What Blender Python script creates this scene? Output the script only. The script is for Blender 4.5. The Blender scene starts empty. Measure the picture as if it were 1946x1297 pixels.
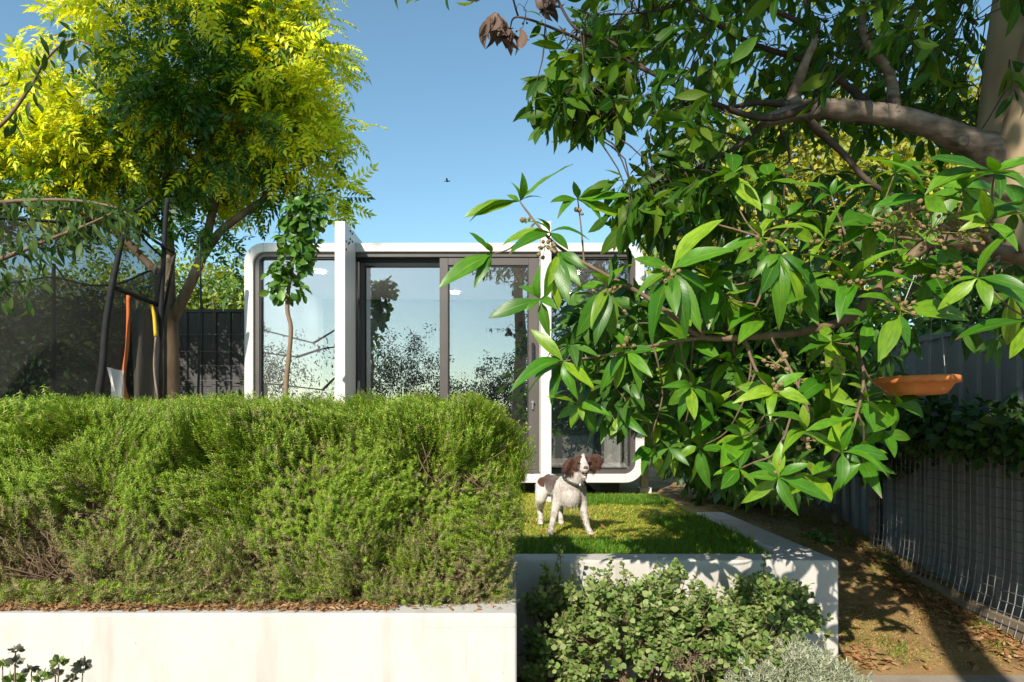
import bpy, math, random
import numpy as np
from mathutils import Vector, Matrix, noise as mnoise

# ------------------------------------------------------------------ camera, sky, sun, exposure
scene = bpy.context.scene
COL = scene.collection
EYE = 1.40
FPX = 1297.0                      # focal length in photo pixels (24 mm on 36 mm, 1946 px wide)
CX, CY = 973.0, 805.0
cam_data = bpy.data.cameras.new("camera")
cam = bpy.data.objects.new("camera", cam_data)
COL.objects.link(cam)
cam_data.sensor_width = 36.0
cam_data.lens = 24.0
cam_data.shift_y = (CY - 648.5) / 1946.0
cam_data.clip_start = 0.05
cam_data.clip_end = 900.0
cam.location = (0, 0, EYE)
cam.rotation_euler = (math.radians(90), 0, 0)
scene.camera = cam

SUN_EL, SUN_AZ = math.radians(34), math.radians(22)      # light travels to +Y, turned towards +X
TRAVEL = Vector((math.sin(SUN_AZ) * math.cos(SUN_EL), math.cos(SUN_AZ) * math.cos(SUN_EL), -math.sin(SUN_EL)))
world = bpy.data.worlds.new("World")
scene.world = world
world.use_nodes = True
wn = world.node_tree.nodes
sky = wn.new("ShaderNodeTexSky")
sky.sky_type = 'NISHITA'
sky.sun_disc = False
sky.sun_elevation = SUN_EL
sky.sun_rotation = math.pi + SUN_AZ
sky.air_density = 1.0
sky.dust_density = 0.4
sky.ozone_density = 1.0
wn["Background"].inputs[1].default_value = 0.133
_mx = wn.new("ShaderNodeMix"); _mx.data_type = 'RGBA'; _mx.blend_type = 'MULTIPLY'; _mx.inputs[0].default_value = 1.0
_mx.inputs[7].default_value = (0.84, 1.04, 0.98, 1)
world.node_tree.links.new(sky.outputs[0], _mx.inputs[6])
world.node_tree.links.new(_mx.outputs[2], wn["Background"].inputs[0])
sl = bpy.data.lights.new("sun", 'SUN')
sl.energy = 5.0
sl.angle = math.radians(0.5)
sl.color = (1.0, 0.905, 0.77)
so = bpy.data.objects.new("sun", sl)
COL.objects.link(so)
so.rotation_euler = TRAVEL.to_track_quat('-Z', 'Y').to_euler()
so.location = (-6, -12, 12)
scene.view_settings.view_transform = 'Standard'
scene.view_settings.look = 'None'
scene.view_settings.gamma = 1.0
scene.view_settings.exposure = 0.55
scene.render.engine = 'CYCLES'
cy = scene.cycles
cy.use_denoising = True
cy.max_bounces = 8
cy.transparent_max_bounces = 24
cy.transmission_bounces = 6
cy.glossy_bounces = 4
cy.diffuse_bounces = 4

# ------------------------------------------------------------------ helpers
RNG = np.random.default_rng(7)

def P(px, py, Y):
    """the point at distance Y that the photo shows at (px, py)"""
    return np.array([(px - CX) * Y / FPX, Y, EYE + (CY - py) * Y / FPX])

def nrm(a):
    a = np.asarray(a, float)
    return a / np.maximum(np.linalg.norm(a, axis=-1, keepdims=True), 1e-9)

BASE = {}

def thing(name, label, cat, loc, group=None):
    o = bpy.data.objects.new(name, None)
    o.empty_display_size = 0.1
    o.location = loc
    o['label'] = label
    o['category'] = cat
    if group: o['group'] = group
    COL.objects.link(o)
    BASE[o] = np.array(loc, float)
    return o

def tag(o, label=None, cat=None, group=None, kind=None):
    if label: o['label'] = label
    if cat: o['category'] = cat
    if group: o['group'] = group
    if kind: o['kind'] = kind
    return o

def mesh_data(name, V, F, mats, uv=None, smooth=False, mi=None):
    """V (n,3), F (m,k) with one face size k, or a list of arrays of several face sizes"""
    Fs = [np.asarray(f, np.int32) for f in (F if isinstance(F, (list, tuple)) and len(F) and getattr(F[0], 'ndim', 0) == 2 else [np.asarray(F, np.int32)])]
    me = bpy.data.meshes.new(name)
    V = np.asarray(V, np.float32)
    me.vertices.add(len(V))
    me.vertices.foreach_set("co", V.ravel())
    loops = np.concatenate([f.ravel() for f in Fs])
    counts = np.concatenate([np.full(len(f), f.shape[1], np.int32) for f in Fs])
    starts = np.concatenate([[0], np.cumsum(counts)[:-1]]).astype(np.int32)
    me.loops.add(len(loops))
    me.loops.foreach_set("vertex_index", loops)
    me.polygons.add(len(counts))
    me.polygons.foreach_set("loop_start", starts)
    me.polygons.foreach_set("loop_total", counts)
    for m in (mats if isinstance(mats, (list, tuple)) else [mats]):
        me.materials.append(m)
    if mi is not None:
        me.polygons.foreach_set("material_index", np.asarray(mi, np.int32))
    me.update(calc_edges=True)
    if uv is not None:
        l = me.uv_layers.new(name="UVMap")
        l.data.foreach_set("uv", np.asarray(uv, np.float32)[loops].ravel())
    me.polygons.foreach_set("use_smooth", np.full(len(counts), bool(smooth)))
    me.validate(clean_customdata=False)
    return me

def obj(name, V, F, mats, parent=None, uv=None, smooth=False, mi=None):
    V = np.asarray(V, float)
    base = np.zeros(3)
    if parent is not None: base = BASE[parent]
    me = mesh_data(name, V - base, F, mats, uv, smooth, mi)
    o = bpy.data.objects.new(name, me)
    COL.objects.link(o)
    if parent is not None: o.parent = parent
    BASE[o] = base
    return o

def join(parts):
    """list of (V, F) -> one (V, [F3, F4])"""
    Vs, F3, F4, n = [], [], [], 0
    for V, F in parts:
        V = np.asarray(V, float)
        for f in (F if isinstance(F, list) else [F]):
            f = np.asarray(f, np.int32)
            if not len(f): continue
            (F3 if f.shape[1] == 3 else F4).append(f + n)
        Vs.append(V); n += len(V)
    out = []
    if F3: out.append(np.concatenate(F3))
    if F4: out.append(np.concatenate(F4))
    return np.concatenate(Vs), out

def box(x0, x1, y0, y1, z0, z1):
    V = np.array([[x, y, z] for z in (z0, z1) for y in (y0, y1) for x in (x0, x1)], float)
    F = np.array([[0, 2, 3, 1], [4, 5, 7, 6], [0, 1, 5, 4], [2, 6, 7, 3], [0, 4, 6, 2], [1, 3, 7, 5]])
    return V, F

def bevel(o, w=0.006, seg=2):
    m = o.modifiers.new("bevel", 'BEVEL')
    m.width = w; m.segments = seg; m.limit_method = 'ANGLE'
    return o

def catmull(pts, n):
    pts = np.asarray(pts, float)
    if len(pts) == 2:
        t = np.linspace(0, 1, n)[:, None]
        return pts[0] * (1 - t) + pts[1] * t
    p = np.vstack([2 * pts[0] - pts[1], pts, 2 * pts[-1] - pts[-2]])
    k = len(pts) - 1
    out = []
    for u in np.linspace(0, k - 1e-6, n):
        i = int(u); t = u - i
        a, b, c, d = p[i], p[i + 1], p[i + 2], p[i + 3]
        out.append(0.5 * ((2 * b) + (c - a) * t + (2 * a - 5 * b + 4 * c - d) * t * t + (3 * b - a - 3 * c + d) * t ** 3))
    return np.array(out)

def tube(pts, radii, sides=8, n=None, bump=0.0, rng=RNG):
    pts = np.asarray(pts, float)
    radii = np.atleast_1d(np.asarray(radii, float))
    if n is None: n = max(2, 4 * (len(pts) - 1))
    if len(pts) == 2 and n is None: n = 2
    C = catmull(pts, n)
    R = np.interp(np.linspace(0, 1, n), np.linspace(0, 1, len(radii)), radii) if len(radii) > 1 else np.full(n, radii[0])
    T = nrm(np.gradient(C, axis=0))
    ref = np.array([0.13, 0.31, 0.94])
    if abs(np.dot(T[0], ref)) > 0.9: ref = np.array([0.95, 0.2, 0.1])
    V = []
    x = nrm(np.cross(T[0], ref))
    ph = np.linspace(0, 2 * math.pi, sides, endpoint=False)
    for i in range(n):
        x = nrm(x - T[i] * np.dot(x, T[i]))
        y = np.cross(T[i], x)
        r = R[i] * (1 + bump * rng.uniform(-1, 1, sides)) if bump else np.full(sides, R[i])
        V.append(C[i] + (np.cos(ph) * r)[:, None] * x + (np.sin(ph) * r)[:, None] * y)
    V = np.concatenate(V)
    F = []
    for i in range(n - 1):
        a = i * sides
        for k in range(sides):
            k2 = (k + 1) % sides
            F.append([a + k, a + k2, a + sides + k2, a + sides + k])
    V = np.vstack([V, C[0], C[-1]])
    c0, c1 = len(V) - 2, len(V) - 1
    T3 = [[c0, (k + 1) % sides, k] for k in range(sides)] + [[c1, (n - 1) * sides + k, (n - 1) * sides + (k + 1) % sides] for k in range(sides)]
    return V, [np.array(T3), np.array(F)]

def lathe(profile, sides=24, centre=(0, 0, 0)):
    pr = np.asarray(profile, float)
    ph = np.linspace(0, 2 * math.pi, sides, endpoint=False)
    V = np.concatenate([np.stack([r * np.cos(ph), r * np.sin(ph), np.full(sides, z)], 1) for r, z in pr]) + np.array(centre)
    F = []
    for i in range(len(pr) - 1):
        for k in range(sides):
            k2 = (k + 1) % sides
            F.append([i * sides + k, i * sides + k2, (i + 1) * sides + k2, (i + 1) * sides + k])
    return V, np.array(F)

def frames(d, up):
    d = nrm(d); x = nrm(np.cross(d, up)); z = np.cross(x, d)
    return np.stack([x, d, z], axis=-1)          # columns: width, length, normal

def scatter(tpls, which, pos, rot, scl):
    """merge transformed copies of templates (V, F, UV) that share a face size"""
    Vs, Fs, Us, n = [], [], [], 0
    scl = np.asarray(scl, float)
    if scl.ndim == 1: scl = np.repeat(scl[:, None], 3, 1)
    for t, (V, F, UV) in enumerate(tpls):
        m = np.where(which == t)[0]
        if not len(m): continue
        W = np.einsum('nij,nvj->nvi', rot[m], V[None] * scl[m][:, None, :]) + pos[m][:, None, :]
        Vs.append(W.reshape(-1, 3))
        Fs.append((F[None] + (np.arange(len(m)) * len(V))[:, None, None] + n).reshape(-1, F.shape[1]))
        Us.append(np.tile(UV, (len(m), 1)))
        n += len(m) * len(V)
    return np.concatenate(Vs), np.concatenate(Fs), np.concatenate(Us)

def foliage(root, tpls, pos, rot, scl, mat, parts=300, part_name='leaf', mass_name='foliage', which=None, rng=RNG, size=0.1, prefer=None):
    """the PARTS leaves that show largest become parts of their own (sharing mesh data), the rest one part of kind stuff"""
    n = len(pos)
    scl = np.asarray(scl, float)
    if scl.ndim == 1: scl = np.repeat(scl[:, None], 3, 1)
    if which is None: which = rng.integers(0, len(tpls), n)
    px = CX + FPX * pos[:, 0] / np.maximum(pos[:, 1], 0.2)
    py = CY - FPX * (pos[:, 2] - EYE) / np.maximum(pos[:, 1], 0.2)
    vis = (px > 0) & (px < 1946) & (py > 0) & (py < 1297) & (pos[:, 1] > 0.4)
    score = np.where(vis, scl[:, 1] / np.maximum(pos[:, 1], 0.3), 0)
    if prefer is not None: score = score * prefer
    order = np.argsort(-score)
    own = order[:parts]
    own = own[score[own] > 0]
    rest = np.setdiff1d(np.arange(n), own)
    mds = [mesh_data(part_name, V, F, mat, UV, True) for V, F, UV in tpls]
    for i in own:
        o = bpy.data.objects.new(part_name, mds[which[i]])
        COL.objects.link(o)
        o.parent = root
        M = np.eye(4)
        M[:3, :3] = rot[i] * scl[i][None, :]
        M[:3, 3] = pos[i] - BASE[root]
        o.matrix_local = Matrix(M.tolist())
    if len(rest):
        V, F, UV = scatter(tpls, which[rest], pos[rest], rot[rest], scl[rest])
        tag(obj(mass_name, V, F, mat, root, UV, True), kind='stuff')

def leaf_tpl(width=0.28, n=5, droop=0.25, fold=0.2, petiole=0.1, wave=0.0, shape=0.85, twist=0.0):
    """unit-length leaf along +Y"""
    V, UV, F = [], [], []
    for i in range(n + 1):
        t = i / n
        if i == 0: w = 0.006
        else:
            s = max(0.0, (t - petiole) / (1 - petiole))
            w = 0.008 + width * 0.5 * (math.sin(math.pi * s ** shape)) ** 0.85 if 0 < s < 1 else 0.006
        y = t * (1 - 0.35 * abs(droop) * t)
        z = -droop * t * t
        zz = fold * w + wave * math.sin(i * 2.1)
        ct, st_ = math.cos(twist * t), math.sin(twist * t)
        for sx, u in ((-1, 0.0), (0, 0.5), (1, 1.0)):
            X, Z = sx * w, (zz if sx else 0.0) * (1 if sx else 0)
            V.append([X * ct - Z * st_, y, z + X * st_ + Z * ct]); UV.append([u, t])
    for i in range(n):
        a = 3 * i
        F += [[a, a + 1, a + 4, a + 3], [a + 1, a + 2, a + 5, a + 4]]
    return np.array(V), np.array(F), np.array(UV)

def rand_dirs(n, rng=RNG, bias=(0, 0, 0), amt=1.0):
    return nrm(nrm(rng.normal(size=(n, 3))) * amt + np.array(bias))

def in_poly(px, py, poly):
    poly = np.asarray(poly, float)
    c = np.zeros(len(px), bool)
    j = len(poly) - 1
    for i in range(len(poly)):
        xi, yi = poly[i]; xj, yj = poly[j]
        hit = ((yi > py) != (yj > py)) & (px < (xj - xi) * (py - yi) / (yj - yi + 1e-9) + xi)
        c ^= hit
        j = i
    return c

def sample_region(poly, n, d0, d1, rng=RNG):
    poly = np.asarray(poly, float)
    lo, hi = poly.min(0), poly.max(0)
    out = np.zeros((0, 3))
    while len(out) < n:
        k = n * 3
        px, py = rng.uniform(lo[0], hi[0], k), rng.uniform(lo[1], hi[1], k)
        m = in_poly(px, py, poly)
        Y = rng.uniform(d0, d1, m.sum())
        out = np.vstack([out, np.stack([(px[m] - CX) * Y / FPX, Y, EYE + (CY - py[m]) * Y / FPX], 1)])
    return out[:n]

def fbm(p, s, seed=0.0):
    return np.array([mnoise.noise(Vector((q[0] * s + seed, q[1] * s, q[2] * s))) for q in p])

# ------------------------------------------------------------------ materials
def new_mat(name):
    m = bpy.data.materials.new(name)
    m.use_nodes = True
    nt = m.node_tree
    for n in list(nt.nodes): nt.nodes.remove(n)
    out = nt.nodes.new("ShaderNodeOutputMaterial")
    return m, nt, out

def N(nt, t, **kw):
    n = nt.nodes.new(t)
    for k, v in kw.items():
        if k.startswith('i_'):
            n.inputs[int(k[2:])].default_value = v
        else: setattr(n, k, v)
    return n

def math_n(nt, op, a, b=None, clamp=False):
    n = nt.nodes.new("ShaderNodeMath"); n.operation = op; n.use_clamp = clamp
    for i, v in enumerate((a, b)):
        if v is None: continue
        if isinstance(v, (int, float)): n.inputs[i].default_value = v
        else: nt.links.new(v, n.inputs[i])
    return n.outputs[0]

def mixc(nt, fac, a, b, mode='MIX'):
    n = nt.nodes.new("ShaderNodeMix"); n.data_type = 'RGBA'; n.blend_type = mode
    for s, v in (('Factor', fac), ('A', a), ('B', b)):
        inp = [i for i in n.inputs if i.name == s and i.type == ('VALUE' if s == 'Factor' else 'RGBA')][0]
        if isinstance(v, (int, float)): inp.default_value = v
        elif isinstance(v, tuple): inp.default_value = (*v, 1) if len(v) == 3 else v
        else: nt.links.new(v, inp)
    return [o for o in n.outputs if o.type == 'RGBA'][0]

def ramp(nt, fac, stops, interp='LINEAR'):
    n = nt.nodes.new("ShaderNodeValToRGB")
    cr = n.color_ramp; cr.interpolation = interp
    while len(cr.elements) < len(stops): cr.elements.new(0.5)
    for e, (p, c) in zip(cr.elements, stops):
        e.position = p; e.color = (*c, 1) if len(c) == 3 else c
    nt.links.new(fac, n.inputs[0])
    return n.outputs[0]

def leaf_mat(name, cols, rib=None, trans=0.35, tcol=(1.0, 1.0, 0.35), rough=0.4, spec=0.5, rib_w=0.035, veins=0.0, gain=2.0):
    cols = [tuple(min(.75, v * gain) for v in q) for q in cols]
    m, nt, out = new_mat(name)
    oi = N(nt, "ShaderNodeObjectInfo"); g = N(nt, "ShaderNodeNewGeometry")
    r = math_n(nt, 'FRACT', math_n(nt, 'ADD', oi.outputs['Random'], g.outputs['Random Per Island']))
    k = len(cols)
    c = ramp(nt, r, [(i / max(1, k - 1), col) for i, col in enumerate(cols)])
    r2 = math_n(nt, 'FRACT', math_n(nt, 'MULTIPLY', r, 17.31))
    hv = N(nt, "ShaderNodeHueSaturation")
    nt.links.new(c, hv.inputs['Color'])
    nt.links.new(math_n(nt, 'ADD', math_n(nt, 'MULTIPLY', r2, 0.4), 0.8), hv.inputs['Value'])
    c = hv.outputs[0]
    uv = N(nt, "ShaderNodeUVMap")
    sp = N(nt, "ShaderNodeSeparateXYZ"); nt.links.new(uv.outputs[0], sp.inputs[0])
    du = math_n(nt, 'ABSOLUTE', math_n(nt, 'SUBTRACT', sp.outputs[0], 0.5))
    h = None
    if veins:
        vv = math_n(nt, 'SINE', math_n(nt, 'MULTIPLY', math_n(nt, 'SUBTRACT', sp.outputs[1], math_n(nt, 'MULTIPLY', du, 0.35)), 95.0))
        f = math_n(nt, 'MULTIPLY', math_n(nt, 'SUBTRACT', vv, 0.55, True), veins)
        c = mixc(nt, f, c, rib or cols[-1])
        h = vv
    if rib:
        f = math_n(nt, 'SUBTRACT', 1.0, math_n(nt, 'DIVIDE', du, rib_w, True), True)
        c = mixc(nt, f, c, rib)
    if veins:
        cmb = N(nt, "ShaderNodeVectorMath"); cmb.operation = 'ADD'
        nt.links.new(uv.outputs[0], cmb.inputs[0])
        rv = N(nt, "ShaderNodeCombineXYZ"); nt.links.new(math_n(nt, 'MULTIPLY', r, 37.0), rv.inputs[2]); nt.links.new(rv.outputs[0], cmb.inputs[1])
        nz = N(nt, "ShaderNodeTexNoise"); nz.inputs['Scale'].default_value = 5.0; nz.inputs['Detail'].default_value = 5; nt.links.new(cmb.outputs[0], nz.inputs[0])
        c = mixc(nt, ramp(nt, nz.outputs[0], [(.35, (0, 0, 0)), (.75, (.55, .55, .55))]), c, tuple(v * .55 for v in cols[0]))
        c = mixc(nt, ramp(nt, nz.outputs[0], [(.67, (0, 0, 0)), (.72, (.6, .6, .6))]), c, (.16, .13, .03))
        r3 = math_n(nt, 'FRACT', math_n(nt, 'MULTIPLY', r, 53.7))
        tipf = math_n(nt, 'MULTIPLY', math_n(nt, 'SUBTRACT', math_n(nt, 'ADD', sp.outputs[1], math_n(nt, 'MULTIPLY', nz.outputs[0], .25)), 1.04), 14.0, True)
        c = mixc(nt, math_n(nt, 'MULTIPLY', tipf, math_n(nt, 'GREATER_THAN', r3, .6)), c, (.14, .075, .03))
    b = N(nt, "ShaderNodeBsdfPrincipled")
    nt.links.new(c, b.inputs['Base Color'])
    b.inputs['Roughness'].default_value = rough
    b.inputs['Specular IOR Level'].default_value = spec
    if h is not None:
        bp = N(nt, "ShaderNodeBump"); bp.inputs['Strength'].default_value = 0.05; bp.inputs['Distance'].default_value = 0.001
        nt.links.new(h, bp.inputs['Height']); nt.links.new(bp.outputs[0], b.inputs['Normal'])
    t = N(nt, "ShaderNodeBsdfTranslucent")
    nt.links.new(mixc(nt, 1.0, c, tcol, 'MULTIPLY'), t.inputs[0])
    mx = N(nt, "ShaderNodeMixShader"); mx.inputs[0].default_value = trans
    nt.links.new(b.outputs[0], mx.inputs[1]); nt.links.new(t.outputs[0], mx.inputs[2])
    nt.links.new(mx.outputs[0], out.inputs[0])
    return m

def noisy(name, stops, scale=6.0, detail=6.0, rough=0.8, bump=0.3, dist=0.01, spec=0.3, stretch=None, scale2=None, metallic=0.0, rampfac=(0.3, 0.7), coat=0.0):
    m, nt, out = new_mat(name)
    tc = N(nt, "ShaderNodeTexCoord"); mp = N(nt, "ShaderNodeMapping")
    nt.links.new(tc.outputs['Object'], mp.inputs[0])
    if stretch: mp.inputs['Scale'].default_value = stretch
    no = N(nt, "ShaderNodeTexNoise"); no.inputs['Scale'].default_value = scale; no.inputs['Detail'].default_value = detail
    nt.links.new(mp.outputs[0], no.inputs[0])
    k = len(stops)
    c = ramp(nt, no.outputs[0], [(rampfac[0] + (rampfac[1] - rampfac[0]) * i / max(1, k - 1), s) for i, s in enumerate(stops)])
    if scale2:
        n2 = N(nt, "ShaderNodeTexNoise"); n2.inputs['Scale'].default_value = scale2; n2.inputs['Detail'].default_value = 4
        nt.links.new(mp.outputs[0], n2.inputs[0])
        c = mixc(nt, 0.35, c, ramp(nt, n2.outputs[0], [(0.35, stops[0]), (0.65, stops[-1])]))
    b = N(nt, "ShaderNodeBsdfPrincipled")
    nt.links.new(c, b.inputs['Base Color'])
    b.inputs['Roughness'].default_value = rough
    b.inputs['Specular IOR Level'].default_value = spec
    b.inputs['Metallic'].default_value = metallic
    b.inputs['Coat Weight'].default_value = coat
    if bump:
        bp = N(nt, "ShaderNodeBump"); bp.inputs['Strength'].default_value = bump; bp.inputs['Distance'].default_value = dist
        nt.links.new(no.outputs[0], bp.inputs['Height']); nt.links.new(bp.outputs[0], b.inputs['Normal'])
    nt.links.new(b.outputs[0], out.inputs[0])
    return m

def glass_mat(name, base=0.1, tint=(0.9, 0.95, 0.95)):
    m, nt, out = new_mat(name)
    fr = N(nt, "ShaderNodeFresnel"); fr.inputs[0].default_value = 1.5
    f = math_n(nt, 'ADD', math_n(nt, 'MULTIPLY', fr.outputs[0], 1.8), base, True)
    tr = N(nt, "ShaderNodeBsdfTransparent"); tr.inputs[0].default_value = (*tint, 1)
    gl = N(nt, "ShaderNodeBsdfGlossy"); gl.inputs['Roughness'].default_value = 0.0; gl.inputs[0].default_value = (.95, .90, .91, 1)
    no = N(nt, "ShaderNodeTexNoise"); no.inputs['Scale'].default_value = 1.6; no.inputs['Detail'].default_value = 1
    tc = N(nt, "ShaderNodeTexCoord"); nt.links.new(tc.outputs['Object'], no.inputs[0])
    bp = N(nt, "ShaderNodeBump"); bp.inputs['Strength'].default_value = 0.035; bp.inputs['Distance'].default_value = 0.02
    nt.links.new(no.outputs[0], bp.inputs['Height']); nt.links.new(bp.outputs[0], gl.inputs['Normal'])
    mx = N(nt, "ShaderNodeMixShader")
    nt.links.new(f, mx.inputs[0]); nt.links.new(tr.outputs[0], mx.inputs[1]); nt.links.new(gl.outputs[0], mx.inputs[2])
    nt.links.new(mx.outputs[0], out.inputs[0])
    return m

def net_mat(name, col, cover):
    m, nt, out = new_mat(name)
    tr = N(nt, "ShaderNodeBsdfTransparent")
    df = N(nt, "ShaderNodeBsdfDiffuse"); df.inputs[0].default_value = (*col, 1)
    tc = N(nt, "ShaderNodeTexCoord")
    wv = N(nt, "ShaderNodeTexNoise"); wv.inputs['Scale'].default_value = 3.0
    nt.links.new(tc.outputs['Object'], wv.inputs[0])
    mx = N(nt, "ShaderNodeMixShader")
    nt.links.new(math_n(nt, 'ADD', math_n(nt, 'MULTIPLY', wv.outputs[0], 0.16), cover - 0.08, True), mx.inputs[0])
    nt.links.new(tr.outputs[0], mx.inputs[1]); nt.links.new(df.outputs[0], mx.inputs[2])
    nt.links.new(mx.outputs[0], out.inputs[0])
    return m

def emit_mat(name, col, s):
    m, nt, out = new_mat(name)
    e = N(nt, "ShaderNodeEmission"); e.inputs[0].default_value = (*col, 1); e.inputs[1].default_value = s
    nt.links.new(e.outputs[0], out.inputs[0])
    return m

M = {}
M['render'] = noisy('white_render', [(.44, .42, .39), (.495, .475, .45), (.525, .51, .485)], 3.5, 10, .85, .3, .004, scale2=24, stretch=(1, 1, .45))
def stain(m):
    nt = m.node_tree
    b = [n for n in nt.nodes if n.type == 'BSDF_PRINCIPLED'][0]
    src = b.inputs['Base Color'].links[0].from_socket
    tc = N(nt, "ShaderNodeTexCoord")
    for sc_, str_, lo, hi, col, amt in (((9, 9, 1.1), 1.0, .56, .74, (.27, .22, .16), .40), ((2.2, 2.2, 2.2), 2.0, .55, .72, (.36, .33, .29), .35), ((60, 60, 60), 1.0, .66, .74, (.22, .18, .14), .45)):
        mp = N(nt, "ShaderNodeMapping"); mp.inputs['Scale'].default_value = sc_; nt.links.new(tc.outputs['Object'], mp.inputs[0])
        no = N(nt, "ShaderNodeTexNoise"); no.inputs['Scale'].default_value = str_; no.inputs['Detail'].default_value = 6; nt.links.new(mp.outputs[0], no.inputs[0])
        f = ramp(nt, no.outputs[0], [(lo, (0, 0, 0)), (hi, (amt, amt, amt))])
        src = mixc(nt, f, src, col)
    nt.links.new(src, b.inputs['Base Color'])
stain(M['render'])
M['white_metal'] = noisy('white_powder_coat', [(.60, .585, .57), (.63, .615, .60)], 1.5, 2, .38, .0, spec=.5)
M['bronze'] = noisy('bronze_grey_frame', [(.070, .060, .057), (.085, .074, .070)], 4, 3, .36, 0, spec=.55)
M['black_metal'] = noisy('black_frame', [(.012, .014, .016), (.02, .022, .024)], 5, 3, .35, 0)
M['black_foam'] = noisy('black_padding', [(.010, .011, .013), (.018, .018, .02)], 14, 4, .8, .2)
M['seal'] = noisy('dark_seal', [(.015, .017, .02), (.022, .024, .028)], 5, 3, .5, 0)
M['glass'] = glass_mat('pod_glass', .16, (.97, .98, .98))
M['ceiling'] = noisy('pod_ceiling', [(.76, .75, .78), (.80, .79, .82)], 1.5, 2, .7, 0)
M['inwall'] = noisy('pod_lining', [(.72, .73, .73), (.77, .78, .78)], 1.5, 2, .6, 0)
M['navy'] = noisy('dark_blue_panel', [(.030, .05, .065), (.045, .07, .09)], 2, 3, .5, 0)
M['pfloor'] = noisy('pale_floorboard', [(.50, .47, .43), (.60, .57, .52)], 3, 6, .4, .05, stretch=(1, 8, 1))
M['curtain'] = noisy('sheer_curtain', [(.62, .62, .60), (.70, .70, .68)], 5, 3, .9, 0)
M['downlight'] = emit_mat('downlight_glow', (1, .95, .88), 60.0)
M['chrome'] = noisy('brushed_steel', [(.55, .55, .56), (.65, .65, .66)], 30, 2, .28, 0, metallic=1.0)
M['bolt'] = noisy('zinc_bolt', [(.06, .06, .07), (.10, .10, .11)], 30, 2, .45, 0, metallic=.6)
M['bark_gold'] = noisy('brown_grey_bark', [(.10, .065, .04), (.20, .14, .09), (.27, .20, .14)], 9, 8, .85, .5, .01, stretch=(1, 1, .25))
M['bark_pale'] = noisy('smooth_pale_bark', [(.20, .125, .07), (.36, .26, .16), (.43, .33, .21)], 3.0, 10, .75, .5, .012, stretch=(1, 1, .45), scale2=9)
M['bark_grey'] = noisy('flaky_grey_bark', [(.035, .022, .015), (.16, .12, .09), (.29, .235, .19)], 9, 10, .9, 1.0, .02, stretch=(.4, 1, 1.4), scale2=34)
M['twig'] = noisy('brown_twig', [(.11, .07, .045), (.20, .14, .09)], 20, 4, .8, .2)
M['twig_dark'] = noisy('dark_twig', [(.035, .025, .02), (.08, .055, .04)], 20, 4, .8, .2)
M['stalk'] = noisy('yellow_green_stalk', [(.22, .22, .06), (.30, .28, .09)], 20, 4, .6, 0)
M['nut'] = noisy('woody_gumnut', [(.13, .075, .035), (.25, .17, .085), (.20, .18, .06)], 60, 4, .75, .3, .002)
M['gum'] = leaf_mat('gum_leaf', [(.018, .070, .004), (.032, .10, .005), (.055, .135, .007), (.12, .185, .010)], (.22, .30, .06), .30, (1.5, 1.35, .30), .38, .38, .03, .07, gain=2.1)
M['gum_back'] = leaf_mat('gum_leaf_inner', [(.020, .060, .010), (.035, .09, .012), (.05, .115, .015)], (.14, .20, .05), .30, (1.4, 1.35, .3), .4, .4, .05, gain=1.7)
M['canopy'] = leaf_mat('overhead_leaf', [(.018, .065, .006), (.032, .095, .007), (.055, .125, .009), (.11, .17, .012)], (.13, .18, .05), .40, (1.5, 1.4, .3), .45, .22, .05, gain=1.25)
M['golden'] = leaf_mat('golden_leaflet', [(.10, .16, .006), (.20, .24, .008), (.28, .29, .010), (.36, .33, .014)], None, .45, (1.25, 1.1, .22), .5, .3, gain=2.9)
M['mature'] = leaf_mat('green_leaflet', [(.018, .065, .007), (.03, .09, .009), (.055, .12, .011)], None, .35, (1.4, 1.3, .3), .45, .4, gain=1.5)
M['peach'] = leaf_mat('drooping_leaf', [(.025, .065, .015), (.045, .09, .02), (.08, .12, .03)], (.12, .16, .05), .35, (1.4, 1.3, .35), .5, .22, gain=1.2)
M['sapling'] = leaf_mat('sapling_leaf', [(.030, .095, .012), (.05, .125, .014), (.075, .15, .018)], (.13, .22, .05), .30, (1.4, 1.3, .3), .4, .45, gain=1.5)
M['rosemary'] = leaf_mat('rosemary_needle', [(.068, .14, .008), (.10, .18, .012), (.15, .215, .020), (.24, .26, .05)], None, .22, (1.3, 1.2, .4), .5, .3, gain=1.6)
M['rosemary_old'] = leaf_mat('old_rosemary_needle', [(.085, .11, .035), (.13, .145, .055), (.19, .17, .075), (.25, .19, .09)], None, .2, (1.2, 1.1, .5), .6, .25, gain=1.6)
M['correa'] = leaf_mat('round_grey_green_leaf', [(.07, .14, .02), (.12, .19, .04), (.18, .235, .07), (.25, .28, .12)], None, .25, (1.2, 1.25, .4), .55, .35, gain=1.2)
M['silver'] = leaf_mat('silver_leaf', [(.24, .265, .16), (.32, .345, .235), (.40, .42, .31)], None, .2, (1.1, 1.1, .8), .7, .2, gain=1.1)
M['shrub'] = leaf_mat('dark_shrub_leaf', [(.016, .05, .010), (.03, .075, .014), (.05, .10, .02)], None, .3, (1.4, 1.3, .3), .45, .4, gain=1.5)
M['lime'] = leaf_mat('yellow_green_leaf', [(.10, .14, .018), (.16, .19, .025), (.22, .23, .035), (.30, .26, .03)], None, .4, (1.3, 1.15, .25), .5, .3, gain=1.8)
M['lilly'] = leaf_mat('hedge_leaf', [(.06, .10, .018), (.10, .14, .022), (.15, .18, .035)], None, .3, (1.3, 1.2, .3), .45, .4, gain=2.3)
M['distant'] = leaf_mat('distant_leaf', [(.03, .05, .015), (.05, .075, .02), (.07, .09, .03)], None, .25, (1.2, 1.2, .4), .6, .2, gain=1.0)
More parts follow.
